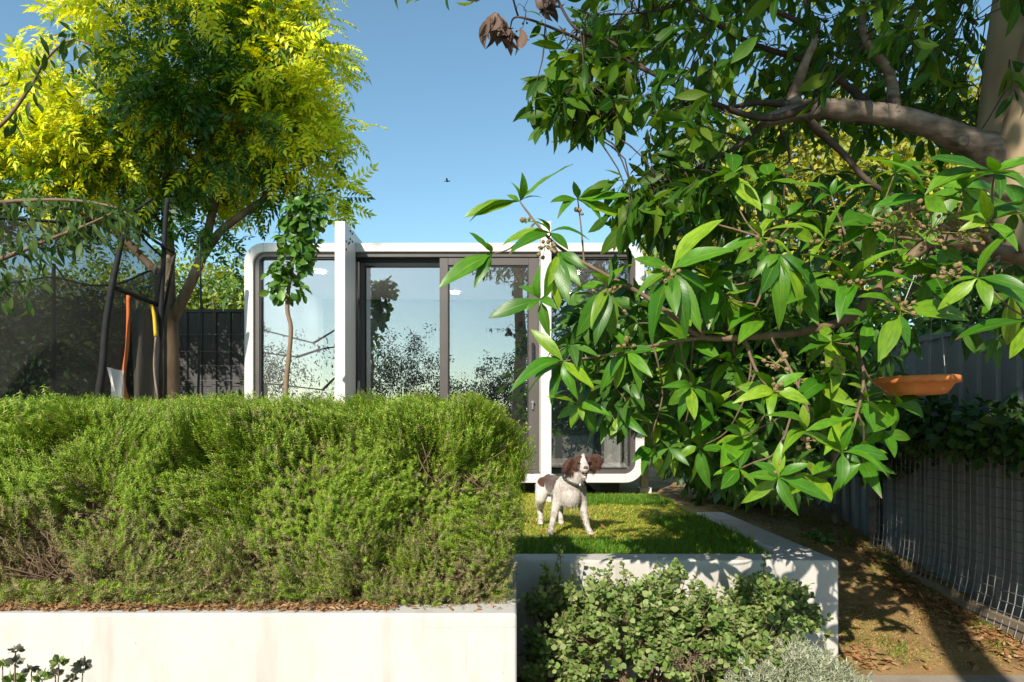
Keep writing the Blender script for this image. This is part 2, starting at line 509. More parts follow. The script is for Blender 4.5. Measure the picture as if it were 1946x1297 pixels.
M['grass'] = leaf_mat('grass_blade', [(.060, .135, .010), (.10, .17, .014), (.20, .20, .03), (.34, .25, .07)], None, .35, (1.3, 1.2, .35), .55, .25, gain=2.1)
M['grass_dry'] = leaf_mat('dry_grass_blade', [(.08, .11, .015), (.16, .14, .035), (.25, .18, .07), (.32, .22, .10)], None, .25, (1.2, 1.1, .5), .6, .2, gain=1.8)
M['grass_green'] = leaf_mat('green_grass_blade', [(.04, .12, .008), (.07, .16, .012), (.12, .19, .02)], None, .35, (1.3, 1.2, .35), .5, .3, gain=1.5)
M['dry'] = leaf_mat('dry_leaf', [(.22, .11, .045), (.32, .18, .08), (.40, .26, .14), (.30, .12, .04)], (.2, .1, .05), .15, (1.2, 1, .7), .7, .2, gain=1.0)
M['dead'] = leaf_mat('dead_curled_leaf', [(.08, .05, .04), (.14, .09, .07), (.22, .15, .12)], (.1, .06, .04), .15, (1.2, 1, .8), .7, .2, gain=1.0)
M['flower'] = leaf_mat('dark_flower_head', [(.09, .095, .075), (.15, .155, .115), (.21, .22, .13)], None, .2, (1.1, 1.1, .8), .6, .3, gain=1.0)
M['soil'] = noisy('brown_soil', [(.075, .042, .022), (.14, .085, .05), (.21, .145, .09)], 22, 8, .95, .6, .02, scale2=90)
M['thatch'] = noisy('lawn_thatch', [(.12, .13, .022), (.28, .22, .055), (.42, .31, .11)], 5, 9, .95, .6, .02, scale2=70)
M['dirt'] = noisy('dry_dirt_and_thatch', [(.15, .088, .036), (.29, .18, .075), (.38, .255, .115)], 4.5, 10, .95, .7, .02, scale2=60)
M['paving'] = noisy('concrete_paving', [(.24, .20, .16), (.31, .265, .22), (.35, .30, .25)], 7, 9, .85, .2, .004, scale2=60)
M['ground'] = noisy('far_ground', [(.07, .075, .03), (.13, .11, .05)], .4, 9, .95, .2)
M['fence_grey'] = noisy('grey_steel_sheet', [(.20, .222, .235), (.245, .26, .27)], 3, 6, .5, .05, spec=.4, scale2=20)
M['fence_dark'] = noisy('charcoal_steel_sheet', [(.052, .052, .056), (.075, .073, .075)], 3, 6, .5, .05)
M['timber'] = noisy('weathered_timber', [(.11, .085, .06), (.22, .175, .125), (.30, .25, .19)], 8, 8, .85, .5, .006, stretch=(1, .15, 1))
M['wire'] = noisy('galvanised_wire', [(.18, .19, .19), (.26, .26, .26)], 40, 2, .5, 0, metallic=.5)
M['terracotta'] = noisy('terracotta', [(.48, .145, .035), (.60, .20, .055)], 12, 6, .65, .1, .003)
M['net'] = net_mat('trampoline_net', (.030, .030, .028), .60)
M['net2'] = net_mat('trampoline_net_flap', (.11, .10, .085), .55)
M['orange'] = noisy('orange_sleeve', [(.45, .11, .03), (.52, .14, .04)], 10, 4, .6, 0)
M['yellow'] = noisy('yellow_sleeve', [(.60, .38, .02), (.68, .45, .03)], 10, 4, .6, 0)
M['foil'] = noisy('silver_sheet', [(.42, .42, .42), (.60, .59, .58)], 4, 4, .4, .2, .01)
M['bird'] = noisy('bird_feather', [(.02, .02, .022), (.04, .04, .045)], 30, 3, .7, 0)
exec_after = []

# ================================================================== SETTING: ground, lawn, path
def grid(x0, x1, y0, y1, nx, ny, zf):
    xs, ys = np.linspace(x0, x1, nx), np.linspace(y0, y1, ny)
    X, Y = np.meshgrid(xs, ys)
    V = np.stack([X.ravel(), Y.ravel(), zf(X.ravel(), Y.ravel())], 1)
    i = np.arange(nx - 1)[None] + (np.arange(ny - 1) * nx)[:, None]
    i = i.ravel()
    return V, np.stack([i, i + 1, i + nx + 1, i + nx], 1)

LAWN = 0.64
def wob(X, Y, a):
    return a * (np.sin(X * 5.1 + Y * 2.3) * np.sin(Y * 4.3 - X * 1.7) + 0.6 * np.sin(X * 11.3 - 2) * np.sin(Y * 9.1 + 1))
def slope_z(X, Y):
    f = np.clip((X - 1.72) / 1.58, 0, 1)
    ye = 6.0 + 2.5 * f
    t = np.clip((Y - 3.72) / (ye - 3.72), 0, 1)
    return 0.05 + 0.575 * (0.6 * t * t * (3 - 2 * t) + 0.4 * t) + wob(X, Y, 0.012) * np.clip((Y - 3.72) * 3, 0, 1)
def lawn_z(X, Y):
    return LAWN + wob(X, Y, 0.010)

V, F = grid(-300, 300, -200, 700, 3, 3, lambda X, Y: np.full(len(X), -0.03))
tag(obj('ground', V, F, M['ground']), kind='structure')
V, F = box(-9, 9, -9, 3.72, -0.02, 0.05)
tag(obj('paved_terrace', V, F, M['paving']), kind='structure')
V, F = grid(-12, 1.6, 3.70, 13, 120, 90, lawn_z)
tag(obj('lawn', V, F, M['thatch'], smooth=True), kind='structure')
V, F = grid(1.6, 9.0, 3.66, 13, 110, 110, slope_z)
tag(obj('dirt_path', V, F, M['dirt'], smooth=True), kind='structure')
V, F = grid(-6, -0.02, 2.60, 3.72, 120, 24, lambda X, Y: 0.668 + wob(X * 2, Y * 2, 0.010))
tag(obj('garden_bed_soil', V, F, M['soil'], smooth=True), kind='structure')
V, F = grid(0.0, 1.72, 2.2, 3.6, 30, 20, lambda X, Y: 0.07 + wob(X, Y, 0.012))
tag(obj('lower_bed_soil', V, F, M['soil'], smooth=True), kind='structure')

# rendered walls
def wall(name, boxes, label, crack=None):
    o = thing(name, label, 'wall', (np.mean([boxes[0][0], boxes[0][1]]), boxes[0][2], 0.0))
    V, F = join([box(*b) for b in boxes])
    w = obj('rendered_face', V, F, M['render'], o)
    bevel(w, 0.012, 3)
    return o
w1 = wall('planter_wall', [(-6, 0.018, 2.565, 2.72, 0.0, 0.685), (-0.14, 0.018, 2.72, 3.588, 0.0, 0.683)],
          'low white rendered wall under the rosemary hedge at lower left')
w2 = wall('retaining_wall', [(0.0, 1.72, 3.59, 3.78, 0.0, 0.68), (1.50, 1.72, 3.78, 5.56, 0.0, 0.679)],
          'L-shaped white rendered wall edging the lawn behind the round-leaved shrubs')
# hairline cracks in the render of the front wall
def crack(pxs, Y, parent, w=0.0016):
    C = np.array([P(x, y, Y) for x, y in pxs])
    C = catmull(C, 24); C[:, 0] += RNG.normal(0, .0015, 24); C[:, 2] += RNG.normal(0, .0015, 24)
    T = nrm(np.gradient(C, axis=0)); n = np.stack([-T[:, 2], np.zeros(24), T[:, 0]], 1) * w / 2
    V = np.concatenate([C + n, C - n]); F = np.array([[i, i + 1, 25 + i, 24 + i] for i in range(23)])
    return V, F
M['crack'] = noisy('hairline_crack', [(.50, .45, .39), (.60, .55, .49)], 30, 3, .9, 0)
V, F = join([crack([(785, 1172), (793, 1188), (830, 1192), (884, 1191)], 2.5635, w1), crack([(884, 1191), (960, 1192), (980, 1191)], 2.5635, w1), crack([(885, 1191), (887, 1240), (890, 1290), (940, 1296)], 2.5635, w1)])
obj('crack', V, F, M['crack'], w1)

# ------------------------------------------------------------------ grass (stuff)
def blades(n, pts, h0, h1, seed, flat=0.0):
    r = np.random.default_rng(seed)
    h = r.uniform(h0, h1, n)
    a = r.uniform(0, 2 * math.pi, n)
    lean = r.uniform(.1, .9, n) + flat
    w = r.uniform(.0022, .0042, n)
    d = np.stack([np.cos(a) * lean, np.sin(a) * lean, np.ones(n)], 1); d = nrm(d)
    s = np.stack([-np.sin(a + .5), np.cos(a + .5), np.zeros(n)], 1)
    mid = pts + d * (h * .55)[:, None]
    tip = pts + d * h[:, None]; tip[:, 2] -= h * .25 * lean; tip[:, :2] += (d[:, :2] * (h * .3)[:, None])
    V = np.stack([pts - s * w[:, None], pts + s * w[:, None], mid + s * (w * .8)[:, None], mid - s * (w * .8)[:, None], tip], 1).reshape(-1, 3)
    b = np.arange(n)[:, None] * 5
    F4 = b + np.array([[0, 1, 2, 3]]); F3 = b + np.array([[3, 2, 4]])
    return V, [F3, F4]

rg = np.random.default_rng(21)
def lawn_pts(n, x0, x1, y0, y1, keep=None):
    p = np.stack([rg.uniform(x0, x1, n), rg.uniform(y0, y1, n), np.zeros(n)], 1)
    if keep is not None:
        p = p[keep(p)]
    p[:, 2] = lawn_z(p[:, 0], p[:, 1]) - .003
    return p
def patch(p):   # lush and thin patches of the lawn
    return 0.5 + 0.5 * np.sin(p[:, 0] * 3.1 + 1.3 * np.sin(p[:, 1] * 2.1)) * np.sin(p[:, 1] * 2.7 + p[:, 0] * 1.1)
p = lawn_pts(95000, -.9, 1.52, 3.79, 7.3, lambda p: rg.uniform(size=len(p)) < .30 + .70 * patch(p))
V, F = blades(len(p), p, .018, .048, 3, .5)
tag(obj('lawn_grass', V, F, M['grass']), kind='stuff')
p = np.vstack([lawn_pts(14000, -.2, 1.45, 3.79, 4.35), lawn_pts(9000, .45, 1.5, 6.3, 7.0), lawn_pts(5000, 1.1, 1.52, 4.2, 5.4)])
V, F = blades(len(p), p, .03, .075, 4)
tag(obj('lush_grass', V, F, M['grass_green']), kind='stuff')
p = np.stack([rg.uniform(1.73, 3.3, 110000), rg.uniform(3.76, 7.6, 110000), np.zeros(110000)], 1)
cl = np.sin(p[:, 0] * 6.0 + 1.5 * np.sin(p[:, 1] * 5)) * np.sin(p[:, 1] * 4.3 + p[:, 0])
p = p[rg.uniform(size=len(p)) < np.clip(.30 + .5 * cl, .12, 1)]
p[:, 2] = slope_z(p[:, 0], p[:, 1]) - .003
V, F = blades(len(p), p, .015, .04, 5, 1.6)
tag(obj('sparse_path_grass', V, F, M['grass_dry']), kind='stuff')
# green tufts at the foot of the fence
tp = []
for cx_, cy_, k, s in [(3.0, 5.95, 500, .10), (2.95, 5.3, 350, .10), (2.8, 6.4, 700, .16), (3.05, 4.9, 260, .07), (3.0, 4.35, 320, .08), (2.85, 4.0, 200, .06), (2.2, 3.95, 260, .10), (1.9, 4.1, 200, .1), (1.78, 3.86, 180, .06), (3.1, 5.6, 300, .08)]:
    q = np.stack([rg.normal(cx_, s, k), rg.normal(cy_, s, k), np.zeros(k)], 1); tp.append(q[:k * 2 // 5])
p = np.vstack(tp); p[:, 2] = slope_z(p[:, 0], p[:, 1]) - .003
V, F = blades(len(p), p, .025, .075, 6, .5)
tag(obj('grass_tufts', V, F, M['grass_green']), kind='stuff')

# litter of dry leaves and bark bits
LITTER = [leaf_tpl(.34, 3, .15, .35, .05), leaf_tpl(.26, 3, -.2, .3, .05), leaf_tpl(.42, 3, .35, .5, .05)]
def litter(pts, zf, seed, s0=.03, s1=.08):
    r = np.random.default_rng(seed); n = len(pts)
    pts = pts.copy(); pts[:, 2] = zf(pts[:, 0], pts[:, 1]) + r.uniform(.002, .02, n)
    a = r.uniform(0, 2 * math.pi, n)
    d = np.stack([np.cos(a), np.sin(a), r.normal(0, .18, n)], 1)
    up = np.stack([r.normal(0, .35, n), r.normal(0, .35, n), np.ones(n)], 1)
    return scatter(LITTER, r.integers(0, 3, n), pts, frames(d, up), r.uniform(s0, s1, n))
q = np.vstack([np.stack([rg.normal(2.92, .10, 700), rg.uniform(3.7, 5.2, 700), np.zeros(700)], 1), np.stack([rg.normal(3.02, .12, 420), rg.uniform(3.75, 6.2, 420), np.zeros(420)], 1),
               np.stack([rg.uniform(1.75, 3.2, 420), rg.uniform(3.72, 7.5, 420), np.zeros(420)], 1),
               np.stack([rg.uniform(1.74, 2.1, 120), rg.uniform(3.72, 4.1, 120), np.zeros(120)], 1)])
V, F, UV = litter(q, slope_z, 8, .03, .085)
tag(obj('leaf_litter', V, F, M['dry'], uv=UV, smooth=True), kind='stuff')
q = np.stack([np.concatenate([rg.uniform(-6, -.02, 1500), rg.uniform(-6, -.45, 9000)]), np.concatenate([rg.uniform(2.60, 2.95, 1500), 2.60 + np.abs(rg.normal(0, .07, 9000))]), np.zeros(10500)], 1)
V, F, UV = litter(q, lambda X, Y: np.where(Y < 2.725, .684, .674), 9, .012, .035)
tag(obj('bed_leaf_litter', V, F, M['dry'], uv=UV, smooth=True), kind='stuff')
# single fallen leaves on the lawn
me_l = [mesh_data('fallen_leaf', V, F, M['dry'], UV, True) for V, F, UV in (leaf_tpl(.36, 5, .12, .3, .06), leaf_tpl(.28, 5, -.15, .25, .06))]
fl = [(1166, 1041, .085, 20, 'large orange-brown fallen leaf on the lawn edge below the dog\'s right side'),
      (1345, 1036, .14, 175, 'long pale fallen leaf on shaded grass by the wall corner'),
      (1385, 1040, .11, 200, 'tan fallen leaf lying at the inner corner of the white wall'),
      (1395, 1028, .10, 120, 'brown fallen leaf on grass beside the narrow wall'),
      (1300, 1050, .06, 60, 'small yellow fallen leaf touching the front wall'),
      (1150, 1005, .08, 15, 'tan fallen leaf on sunny grass to the right of the dog'),
      (1175, 1008, .07, 160, 'curled tan fallen leaf in the dog\'s shadow'),
      (1115, 1012, .07, 80, 'small fallen leaf between the dog\'s front legs'),
      (1062, 1022, .07, 10, 'fallen leaf by the dog\'s paw on dark grass'),
      (1175, 1025, .06, 100, 'thin fallen leaf on grass behind the orange leaf'),
      (1015, 990, .08, 170, 'yellowish fallen leaf on grass beside the hedge end'),
      (1260, 985, .07, 40, 'fallen leaf on the sunlit bare patch of lawn'),
      (1450, 985, .09, 30, 'fallen leaf on the shaded dirt beyond the narrow wall')]
for k, (px, py, L, rz, lab) in enumerate(fl):
    zz = LAWN + .018
    Y = (EYE - zz) * FPX / (py - CY)
    c = P(px, py, Y)
    if c[0] > 1.6: c[2] = float(slope_z(np.array([c[0]]), np.array([c[1]]))[0]) + .02
    o = bpy.data.objects.new('fallen_leaf', me_l[k % 2]); COL.objects.link(o)
    o.location = c; o.scale = (L, L, L); o.rotation_euler = (.15, -.1, math.radians(rz))
    tag(o, lab, 'fallen leaf', 'dry leaves fallen on the lawn')

# ================================================================== GARDEN POD
pod = thing('garden_pod', 'white garden office pod with rounded corners, dark glass doors and two fin posts', 'cabin', (-.7, 7.1, LAWN))
X0, X1, Z0, Z1, YF, YB = -2.786, 1.38, .781, 3.278, 7.10, 9.75
def rrect(x0, x1, z0, z1, r, k=10):
    pts = []
    for (cx, cz, a0) in ((x1 - r, z1 - r, 0), (x0 + r, z1 - r, 90), (x0 + r, z0 + r, 180), (x1 - r, z0 + r, 270)):
        for i in range(k + 1):
            a = math.radians(a0 + 90 * i / k)
            pts.append((cx + r * math.cos(a), cz + r * math.sin(a)))
    return np.array(pts)
TH = .092
def ring_prism(outer, inner, y0, y1):
    n = len(outer)
    mk = lambda p, y: np.stack([p[:, 0], np.full(n, y), p[:, 1]], 1)
    V = np.concatenate([mk(outer, y0), mk(inner, y0), mk(outer, y1), mk(inner, y1)])
    F = []
    for i in range(n):
        j = (i + 1) % n
        F += [[i, n + i, n + j, j], [2 * n + i, 2 * n + j, 3 * n + j, 3 * n + i], [i, j, 2 * n + j, 2 * n + i], [n + i, 3 * n + i, 3 * n + j, n + j]]
    return V, np.array(F)
V, F = ring_prism(rrect(X0, X1, Z0, Z1, .20), rrect(X0 + TH, X1 - TH, Z0 + TH, Z1 - TH, .115), YF, YB)
sh = obj('shell', V, F, M['white_metal'], pod, smooth=False); bevel(sh, .006, 2)
for p_ in sh.data.polygons: p_.use_smooth = True
sh.data.set_sharp_from_angle(angle=math.radians(30))
for a_, b_, c_, d_ in ((X0 + .001, X0 + TH - .001, Z1 - .2025, Z1 - .2), (X0 + .001, X0 + TH - .001, Z0 + .2, Z0 + .2025), (X1 - TH + .001, X1 - .001, Z1 - .2025, Z1 - .2), (X1 - TH + .001, X1 - .001, Z0 + .2, Z0 + .2025),
                       (X0 + .2, X0 + .2025, Z1 - TH + .001, Z1 - .001), (X1 - .2025, X1 - .2, Z1 - TH + .001, Z1 - .001), (X1 - .2025, X1 - .2, Z0 + .001, Z0 + TH - .001), (-.70, -.698, Z1 - TH + .001, Z1 - .001)):
    V, F = box(a_, b_, YF - .0008, YF + .002, c_, d_); obj('seam', V, F, M['fence_grey'], sh)
xi0, xi1, zi0, zi1 = X0 + TH, X1 - TH, Z0 + TH, Z1 - TH
V, F = box(xi0 + .002, xi1 - .002, YB - .10, YB - .004, zi0 + .002, zi1 - .002); obj('back_wall', V, F, M['navy'], pod)
V, F = box(xi0 + .03, xi1 - .03, YF + .20, YB - .102, zi1 - .034, zi1 - .003); obj('ceiling', V, F, M['ceiling'], pod)
V, F = box(xi0 + .03, xi1 - .03, YF + .20, YB - .102, zi0 + .003, zi0 + .03); obj('floor', V, F, M['pfloor'], pod)
for xa, xb in ((xi0 + .003, xi0 + .03), (xi1 - .03, xi1 - .003)):
    V, F = box(xa, xb, YF + .20, YB - .102, zi0 + .003, zi1 - .003); obj('side_lining', V, F, M['inwall'], pod)
for x, y in ((-2.2, 7.83), (-.756, 9.08), (.72, 7.9), (-2.2, 9.08), (.72, 9.08)):
    V, F = lathe([(0, 0), (.062, 0), (.062, .012), (0, .012)], 20, (x, y, zi1 - .052)); obj('downlight', V, F, M['downlight'], pod)
    V, F = lathe([(.063, -.003), (.078, -.003), (.078, .014), (.063, .014)], 20, (x, y, zi1 - .052)); obj('downlight_rim', V, F, M['white_metal'], pod)
# things inside: low bench along the back, sheer curtain at the right
V, F = join([box(-1.9, -.15, 9.05, 9.60, 1.56, 1.60), box(-1.88, -1.83, 9.1, 9.55, .90, 1.56), box(-.22, -.17, 9.1, 9.55, .90, 1.56), box(-1.25, -.95, 9.2, 9.24, 1.61, 1.98)])
obj('desk', V, F, M['seal'], pod)
xs = np.linspace(0, 1, 60)
cv = np.concatenate([np.stack([xi1 - .10 - .035 * np.sin(xs * 60), YF + .40 + 1.1 * xs, np.full(60, z)], 1) for z in (zi0 + .04, zi1 - .06)])
cv2 = cv + np.array([.004, 0, 0])
F = np.array([[i, i + 1, 61 + i, 60 + i] for i in range(59)])
V, F = join([(cv, F), (cv2, F[:, ::-1])]); obj('curtain', V, F, M['curtain'], pod, smooth=True)

def frame_bars(x0, x1, z0, z1, wl, wr, wt, wb, y0, y1):
    return join([box(x0, x0 + wl, y0, y1, z0, z1), box(x1 - wr, x1, y0, y1, z0, z1), box(x0 + wl, x1 - wr, y0, y1, z1 - wt, z1), box(x0 + wl, x1 - wr, y0, y1, z0, z0 + wb)])
def window(name, x0, x1, z0, z1, wl, wr, wt, wb, y0, y1, rounded=None):
    if rounded is not None:
        V, F = rounded
    else:
        V, F = frame_bars(x0, x1, z0, z1, wl, wr, wt, wb, y0, y1)
    f = obj(name, V, F, M['bronze'], pod)
    bevel(f, .004, 2)
    a, b, c, d = x0 + wl, x1 - wr, z0 + wb, z1 - wt
    V, F = frame_bars(a + .001, b - .001, c + .001, d - .001, .012, .012, .012, .012, y0 + .012, y1 - .004); obj('seal', V, F, M['seal'], f)
    V, F = box(a + .003, b - .003, (y0 + y1) / 2 + .004, (y0 + y1) / 2 + .012, c + .003, d - .003); obj('pane', V, F, M['glass'], f)
    return f
# side windows follow the rounded corner of the shell
def corner_frame(xa, xb, side):
    if side < 0:
        o_ = rrect(xa, xb + .3, zi0 + .002, zi1 - .002, .11); i_ = rrect(xa + .05, xb + .25, zi0 + .045, zi1 - .045, .06)
        o_[:, 0] = np.minimum(o_[:, 0], xb); i_[:, 0] = np.minimum(i_[:, 0], xb - .04)
    else:
        o_ = rrect(xa - .3, xb, zi0 + .002, zi1 - .002, .11); i_ = rrect(xa - .25, xb - .05, zi0 + .045, zi1 - .045, .06)
        o_[:, 0] = np.maximum(o_[:, 0], xa); i_[:, 0] = np.maximum(i_[:, 0], xa + .04)
    return ring_prism(o_, i_, YF + .035, YF + .13)
window('left_window', xi0 + .003, -1.70, zi0 + .003, zi1 - .003, .05, .04, .045, .045, YF + .035, YF + .13, corner_frame(xi0 + .003, -1.70, -1)).name = 'window'
window('window', .36, xi1 - .003, zi0 + .003, zi1 - .003, .04, .05, .045, .045, YF + .035, YF + .13, corner_frame(.36, xi1 - .003, 1))
V, F = frame_bars(-1.697, .357, zi0 + .003, zi1 - .003, .055, .045, .045, .035, YF + .03, YF + .19)
df = obj('door_frame', V, F, M['bronze'], pod); bevel(df, .004, 2)
V, F = box(-1.64, .31, YF + .10, YF + .115, 3.105, 3.14); obj('track', V, F, M['seal'], df)
d1 = window('sliding_door', -1.615, -.66, zi0 + .04, 3.122, .055, .05, .055, .09, YF + .125, YF + .165)
d2 = window('sliding_door', -.758, .308, zi0 + .039, 3.138, .089, .135, .083, .105, YF + .045, YF + .095)
# handles: a tall dark pull with a steel key cylinder on the right leaf, a steel pull on the left leaf
V, F = join([box(.205, .232, YF + .0, YF + .012, 1.98, 2.24), box(.205, .232, YF + .012, YF + .044, 1.98, 2.01), box(.205, .232, YF + .012, YF + .044, 2.21, 2.24)])
bevel(obj('handle', V, F, M['black_metal'], d2), .005, 2)
V, F = lathe([(0, -.02), (.016, -.02), (.018, .0), (.018, .014), (0, .014)], 14)
V = np.stack([V[:, 0] + .215, V[:, 2] + YF + .03, V[:, 1] + 1.62], 1); obj('lock', V, F[:, ::-1], M['chrome'], d2)
V, F = box(.206, .224, YF + .018, YF + .028, 1.55, 1.61); obj('key', V, F, M['chrome'], d2)
V, F = join([box(-1.633, -1.60, YF + .085, YF + .10, 1.66, 1.85), box(-1.633, -1.60, YF + .10, YF + .124, 1.66, 1.69), box(-1.633, -1.60, YF + .10, YF + .124, 1.82, 1.85)])
bevel(obj('handle', V, F, M['chrome'], d1), .004, 2)
# fin posts with the beam that runs over the roof
for xa, xb, face in ((-1.728, -1.625, 1), (.282, .385, -1)):
    V, F = join([box(xa, xb, 6.65, YF - .003, LAWN - .06, 3.37), box(xa, xb, YF - .003, YB, Z1 + .002, 3.37)])
    post = obj('fin_post', V, F, M['white_metal'], pod); bevel(post, .006, 2)
    xf = xb if face > 0 else xa
    marks = [(395, 258), (428, 300), (392, 388), (428, 430), (325, 425), (380, 445), (363, 465), (325, 560)]
    if face > 0: bl = [(620 + a / 8.65, 410 + b / 8.65) for a, b in marks]
    else: bl = [(1026.5, 898), (1025.4, 914), (1026, 925), (1026.2, 937), (1026, 480), (1025, 495)]
    for px, py in bl:
        Yb = xf * FPX / (px - CX)
        c = P(px, py, Yb)
        V, F = lathe([(0, 0), (.011, 0), (.011, .008), (0, .010)], 8)
        V = np.stack([c[0] + face * V[:, 2], c[1] + V[:, 0], c[2] + V[:, 1]], 1)
        obj('bolt', V, F, M['bolt'], post)
V, F = join([box(-2.55, -2.35, 7.32, 9.5, LAWN - .05, Z0 - .002), box(.95, 1.15, 7.32, 9.5, LAWN - .05, Z0 - .002), box(-.8, -.6, 7.32, 9.5, LAWN - .05, Z0 - .002)])
obj('skid', V, F, M['seal'], pod)
V, F = join([box(1.41, 1.49, 7.45, 7.53, LAWN - .03, 2.95), box(1.39, 1.52, 7.43, 7.55, LAWN - .03, .70)]); bevel(obj('downpipe', V, F, M['white_metal'], pod), .004, 2)

# ================================================================== FENCES
def sheet(a, b, z0, z1, normal, rib=.19, depth=.028, z0b=None):
    """corrugated steel sheet from a to b (xy), ribs standing out along normal; z0/z0b bottom heights at a and b"""
    a, b, nv = np.array(a, float), np.array(b, float), np.array(normal, float)
    L = np.linalg.norm(b - a); u = (b - a) / L
    prof, s = [], 0.0
    while s < L - 1e-6:
        for ds, h in ((0, 0), (.10, 0), (.115, depth), (.165, depth), (.18, 0)):
            if s + ds < L: prof.append((s + ds, h))
        s += rib
    prof.append((L, 0))
    pr = np.array(prof)
    xy = a[None] + u[None] * pr[:, :1] + nv[None] * pr[:, 1:2]
    k = len(pr)
    zb = np.interp(pr[:, 0], [0, L], [z0, z0 if z0b is None else z0b])
    V = np.concatenate([np.column_stack([xy, zb]), np.column_stack([xy, np.full(k, z1)]),
                        np.column_stack([xy - nv * .003, zb]), np.column_stack([xy - nv * .003, np.full(k, z1)])])
    i = np.arange(k - 1)
    F = np.concatenate([np.stack([i, i + 1, k + i + 1, k + i], 1), np.stack([2 * k + i + 1, 2 * k + i, 3 * k + i, 3 * k + i + 1], 1),
                        np.stack([k + i, k + i + 1, 3 * k + i + 1, 3 * k + i], 1)])
    return V, F
rf = thing('rear_fence', 'dark charcoal steel fence with training wires behind the brown tree trunk', 'fence', (-5, 9.0, LAWN))
x = -9.0
while x < -2.95:
    xb = min(x + .76, -2.93)
    V, F = sheet((x, 9.0), (xb - .003, 9.0), LAWN - .05, 2.86, (0, -1)); obj('panel', V, F, M['fence_dark'], rf)
    x += .76
V, F = box(-9, -2.93, 8.965, 9.03, 2.862, 2.90); obj('top_rail', V, F, M['fence_dark'], rf)
for z in (1.62, 1.96, 2.15, 2.34, 2.56):
    V, F = tube([(-6.5, 8.90, z), (-2.95, 8.90, z)], .0035, 5, 2); obj('wire', V, F, M['wire'], rf)
for xw in (-6.4, -4.55, -3.0):
    V, F = box(xw, xw + .05, 8.91, 8.965, LAWN - .05, 2.84); obj('post', V, F, M['fence_dark'], rf)

gf = thing('side_fence', 'grey corrugated steel fence along the right side behind the wire mesh', 'fence', (3.3, 6, .3))
y = 2.6
while y < 11.4:
    z0, zb = (float(slope_z(np.array([3.3]), np.array([q]))[0]) - .03 for q in (y, y + .76))
    V, F = sheet((3.3, y), (3.3, y + .757), z0, 2.05, (-1, 0), z0b=zb); obj('panel', V, F, M['fence_grey'], gf)
    y += .76
V, F = box(3.265, 3.335, 2.6, 11.44, 2.052, 2.10); obj('top_rail', V, F, M['fence_grey'], gf)
for z, w in ((1.13, .09), (1.235, .035)):
    V, F = box(3.205, 3.262, 3.2, 6.0, z, z + w); bevel(obj('timber_rail', V, F, M['timber'], gf), .006, 2)
V, F = tube([(3.22, 6.08, .2), (3.225, 6.08, .8), (3.215, 6.08, 1.50)], [.048, .043, .042], 10, 9, .05); obj('post', V, F, M['timber'], gf, smooth=True)
V, F = tube([(3.10, 6.6, .25), (3.13, 6.6, .62)], [.035, .03], 8, 5, .06); obj('stump', V, F, M['timber'], gf, smooth=True)

cg = thing('wire_mesh_panel', 'square grid wire mesh panel leaning on the right fence above a timber edging board', 'mesh panel', (3.15, 4.6, .2))
def cage_x(z): return 3.12 - .10 * np.clip((.55 - z) / .5, 0, 1) ** 2
ya, yb = 3.3, 5.92
zz = np.linspace(0, 1, 7)
nvw = int((yb - ya) / .064)
for i in range(nvw + 1):
    yy = ya + i * .064
    zl = float(slope_z(np.array([3.1]), np.array([yy]))[0]) + .02
    zs = zl + (1.50 - zl) * zz
    V, F = tube(np.stack([cage_x(zs) + .002 * math.sin(i * 1.7), np.full(7, yy), zs], 1), .0032, 4, 9); obj('wire', V, F, M['wire'], cg)
for j in range(22):
    z = 1.50 - j * .064
    ye = yb
    ystart = ya
    pts = [(float(cage_x(np.array(z))) - .005, yy, z) for yy in np.linspace(ystart, ye, 5) if z > slope_z(np.array([3.1]), np.array([yy]))[0] + .015]
    if len(pts) >= 2:
        V, F = tube(pts, .0032, 4, 9); obj('wire', V, F, M['wire'], cg)
V, F = join([box(3.06, 3.10, 3.3, 4.75, .06, .20)]); bevel(obj('edging_board', V, F, M['timber'], cg), .008, 2)
V, F = box(3.06, 3.10, 4.753, 5.9, .12, .245); bevel(obj('edging_board', V, F, M['timber'], cg), .008, 2)

# ================================================================== TRAMPOLINE
TC, TR = np.array([-4.4, 6.3]), 1.15
tr = thing('trampoline', 'round trampoline with black safety net and padded poles behind the hedge at left', 'trampoline', (TC[0], TC[1], LAWN))
def tpos(adeg, z, r=TR): a = math.radians(adeg); return np.array([TC[0] + r * math.cos(a), TC[1] + r * math.sin(a), z])
V, F = tube([tpos(a, 1.32) for a in range(0, 361, 15)], .03, 8, 49); obj('frame_ring', V, F, M['black_metal'], tr, smooth=True)
V, F = lathe([(0, 1.30), (.98, 1.30), (.98, 1.31), (0, 1.31)], 32, (TC[0], TC[1], 0)); obj('jumping_bed', V, F, M['black_foam'], tr)
V, F = lathe([(.985, 1.305), (1.16, 1.33), (1.17, 1.36), (1.0, 1.345), (.985, 1.305)], 32, (TC[0], TC[1], 0)); obj('edge_pad', V, F, M['black_foam'], tr)
for a in (10, 100, 190, 280):
    V, F = tube([tpos(a, 1.3, 1.1), tpos(a, LAWN - .02, 1.1)], .022, 8, 3); obj('leg', V, F, M['black_metal'], tr)
poles = {-5: 3.44, 60: 3.06, 117: 3.12, 175: 3.1, 235: 3.1}
for a, zt in poles.items():
    lean = .13 if a == -5 else .0
    V, F = tube([tpos(a, LAWN, 1.18), tpos(a, 1.6, 1.18), tpos(a, zt - .3, 1.18 + lean * .6), tpos(a, zt, 1.18 + lean * .8)], [.024, .024, .022, .02], 8, 14); obj('pole', V, F, M['black_foam'], tr, smooth=True)
    if a in (60, 117, 175):
        V, F = tube([tpos(a, zt, 1.19), tpos(a - 9, zt - .28, 1.15)], .010, 6, 4); obj('strap', V, F, M['black_foam'], tr)
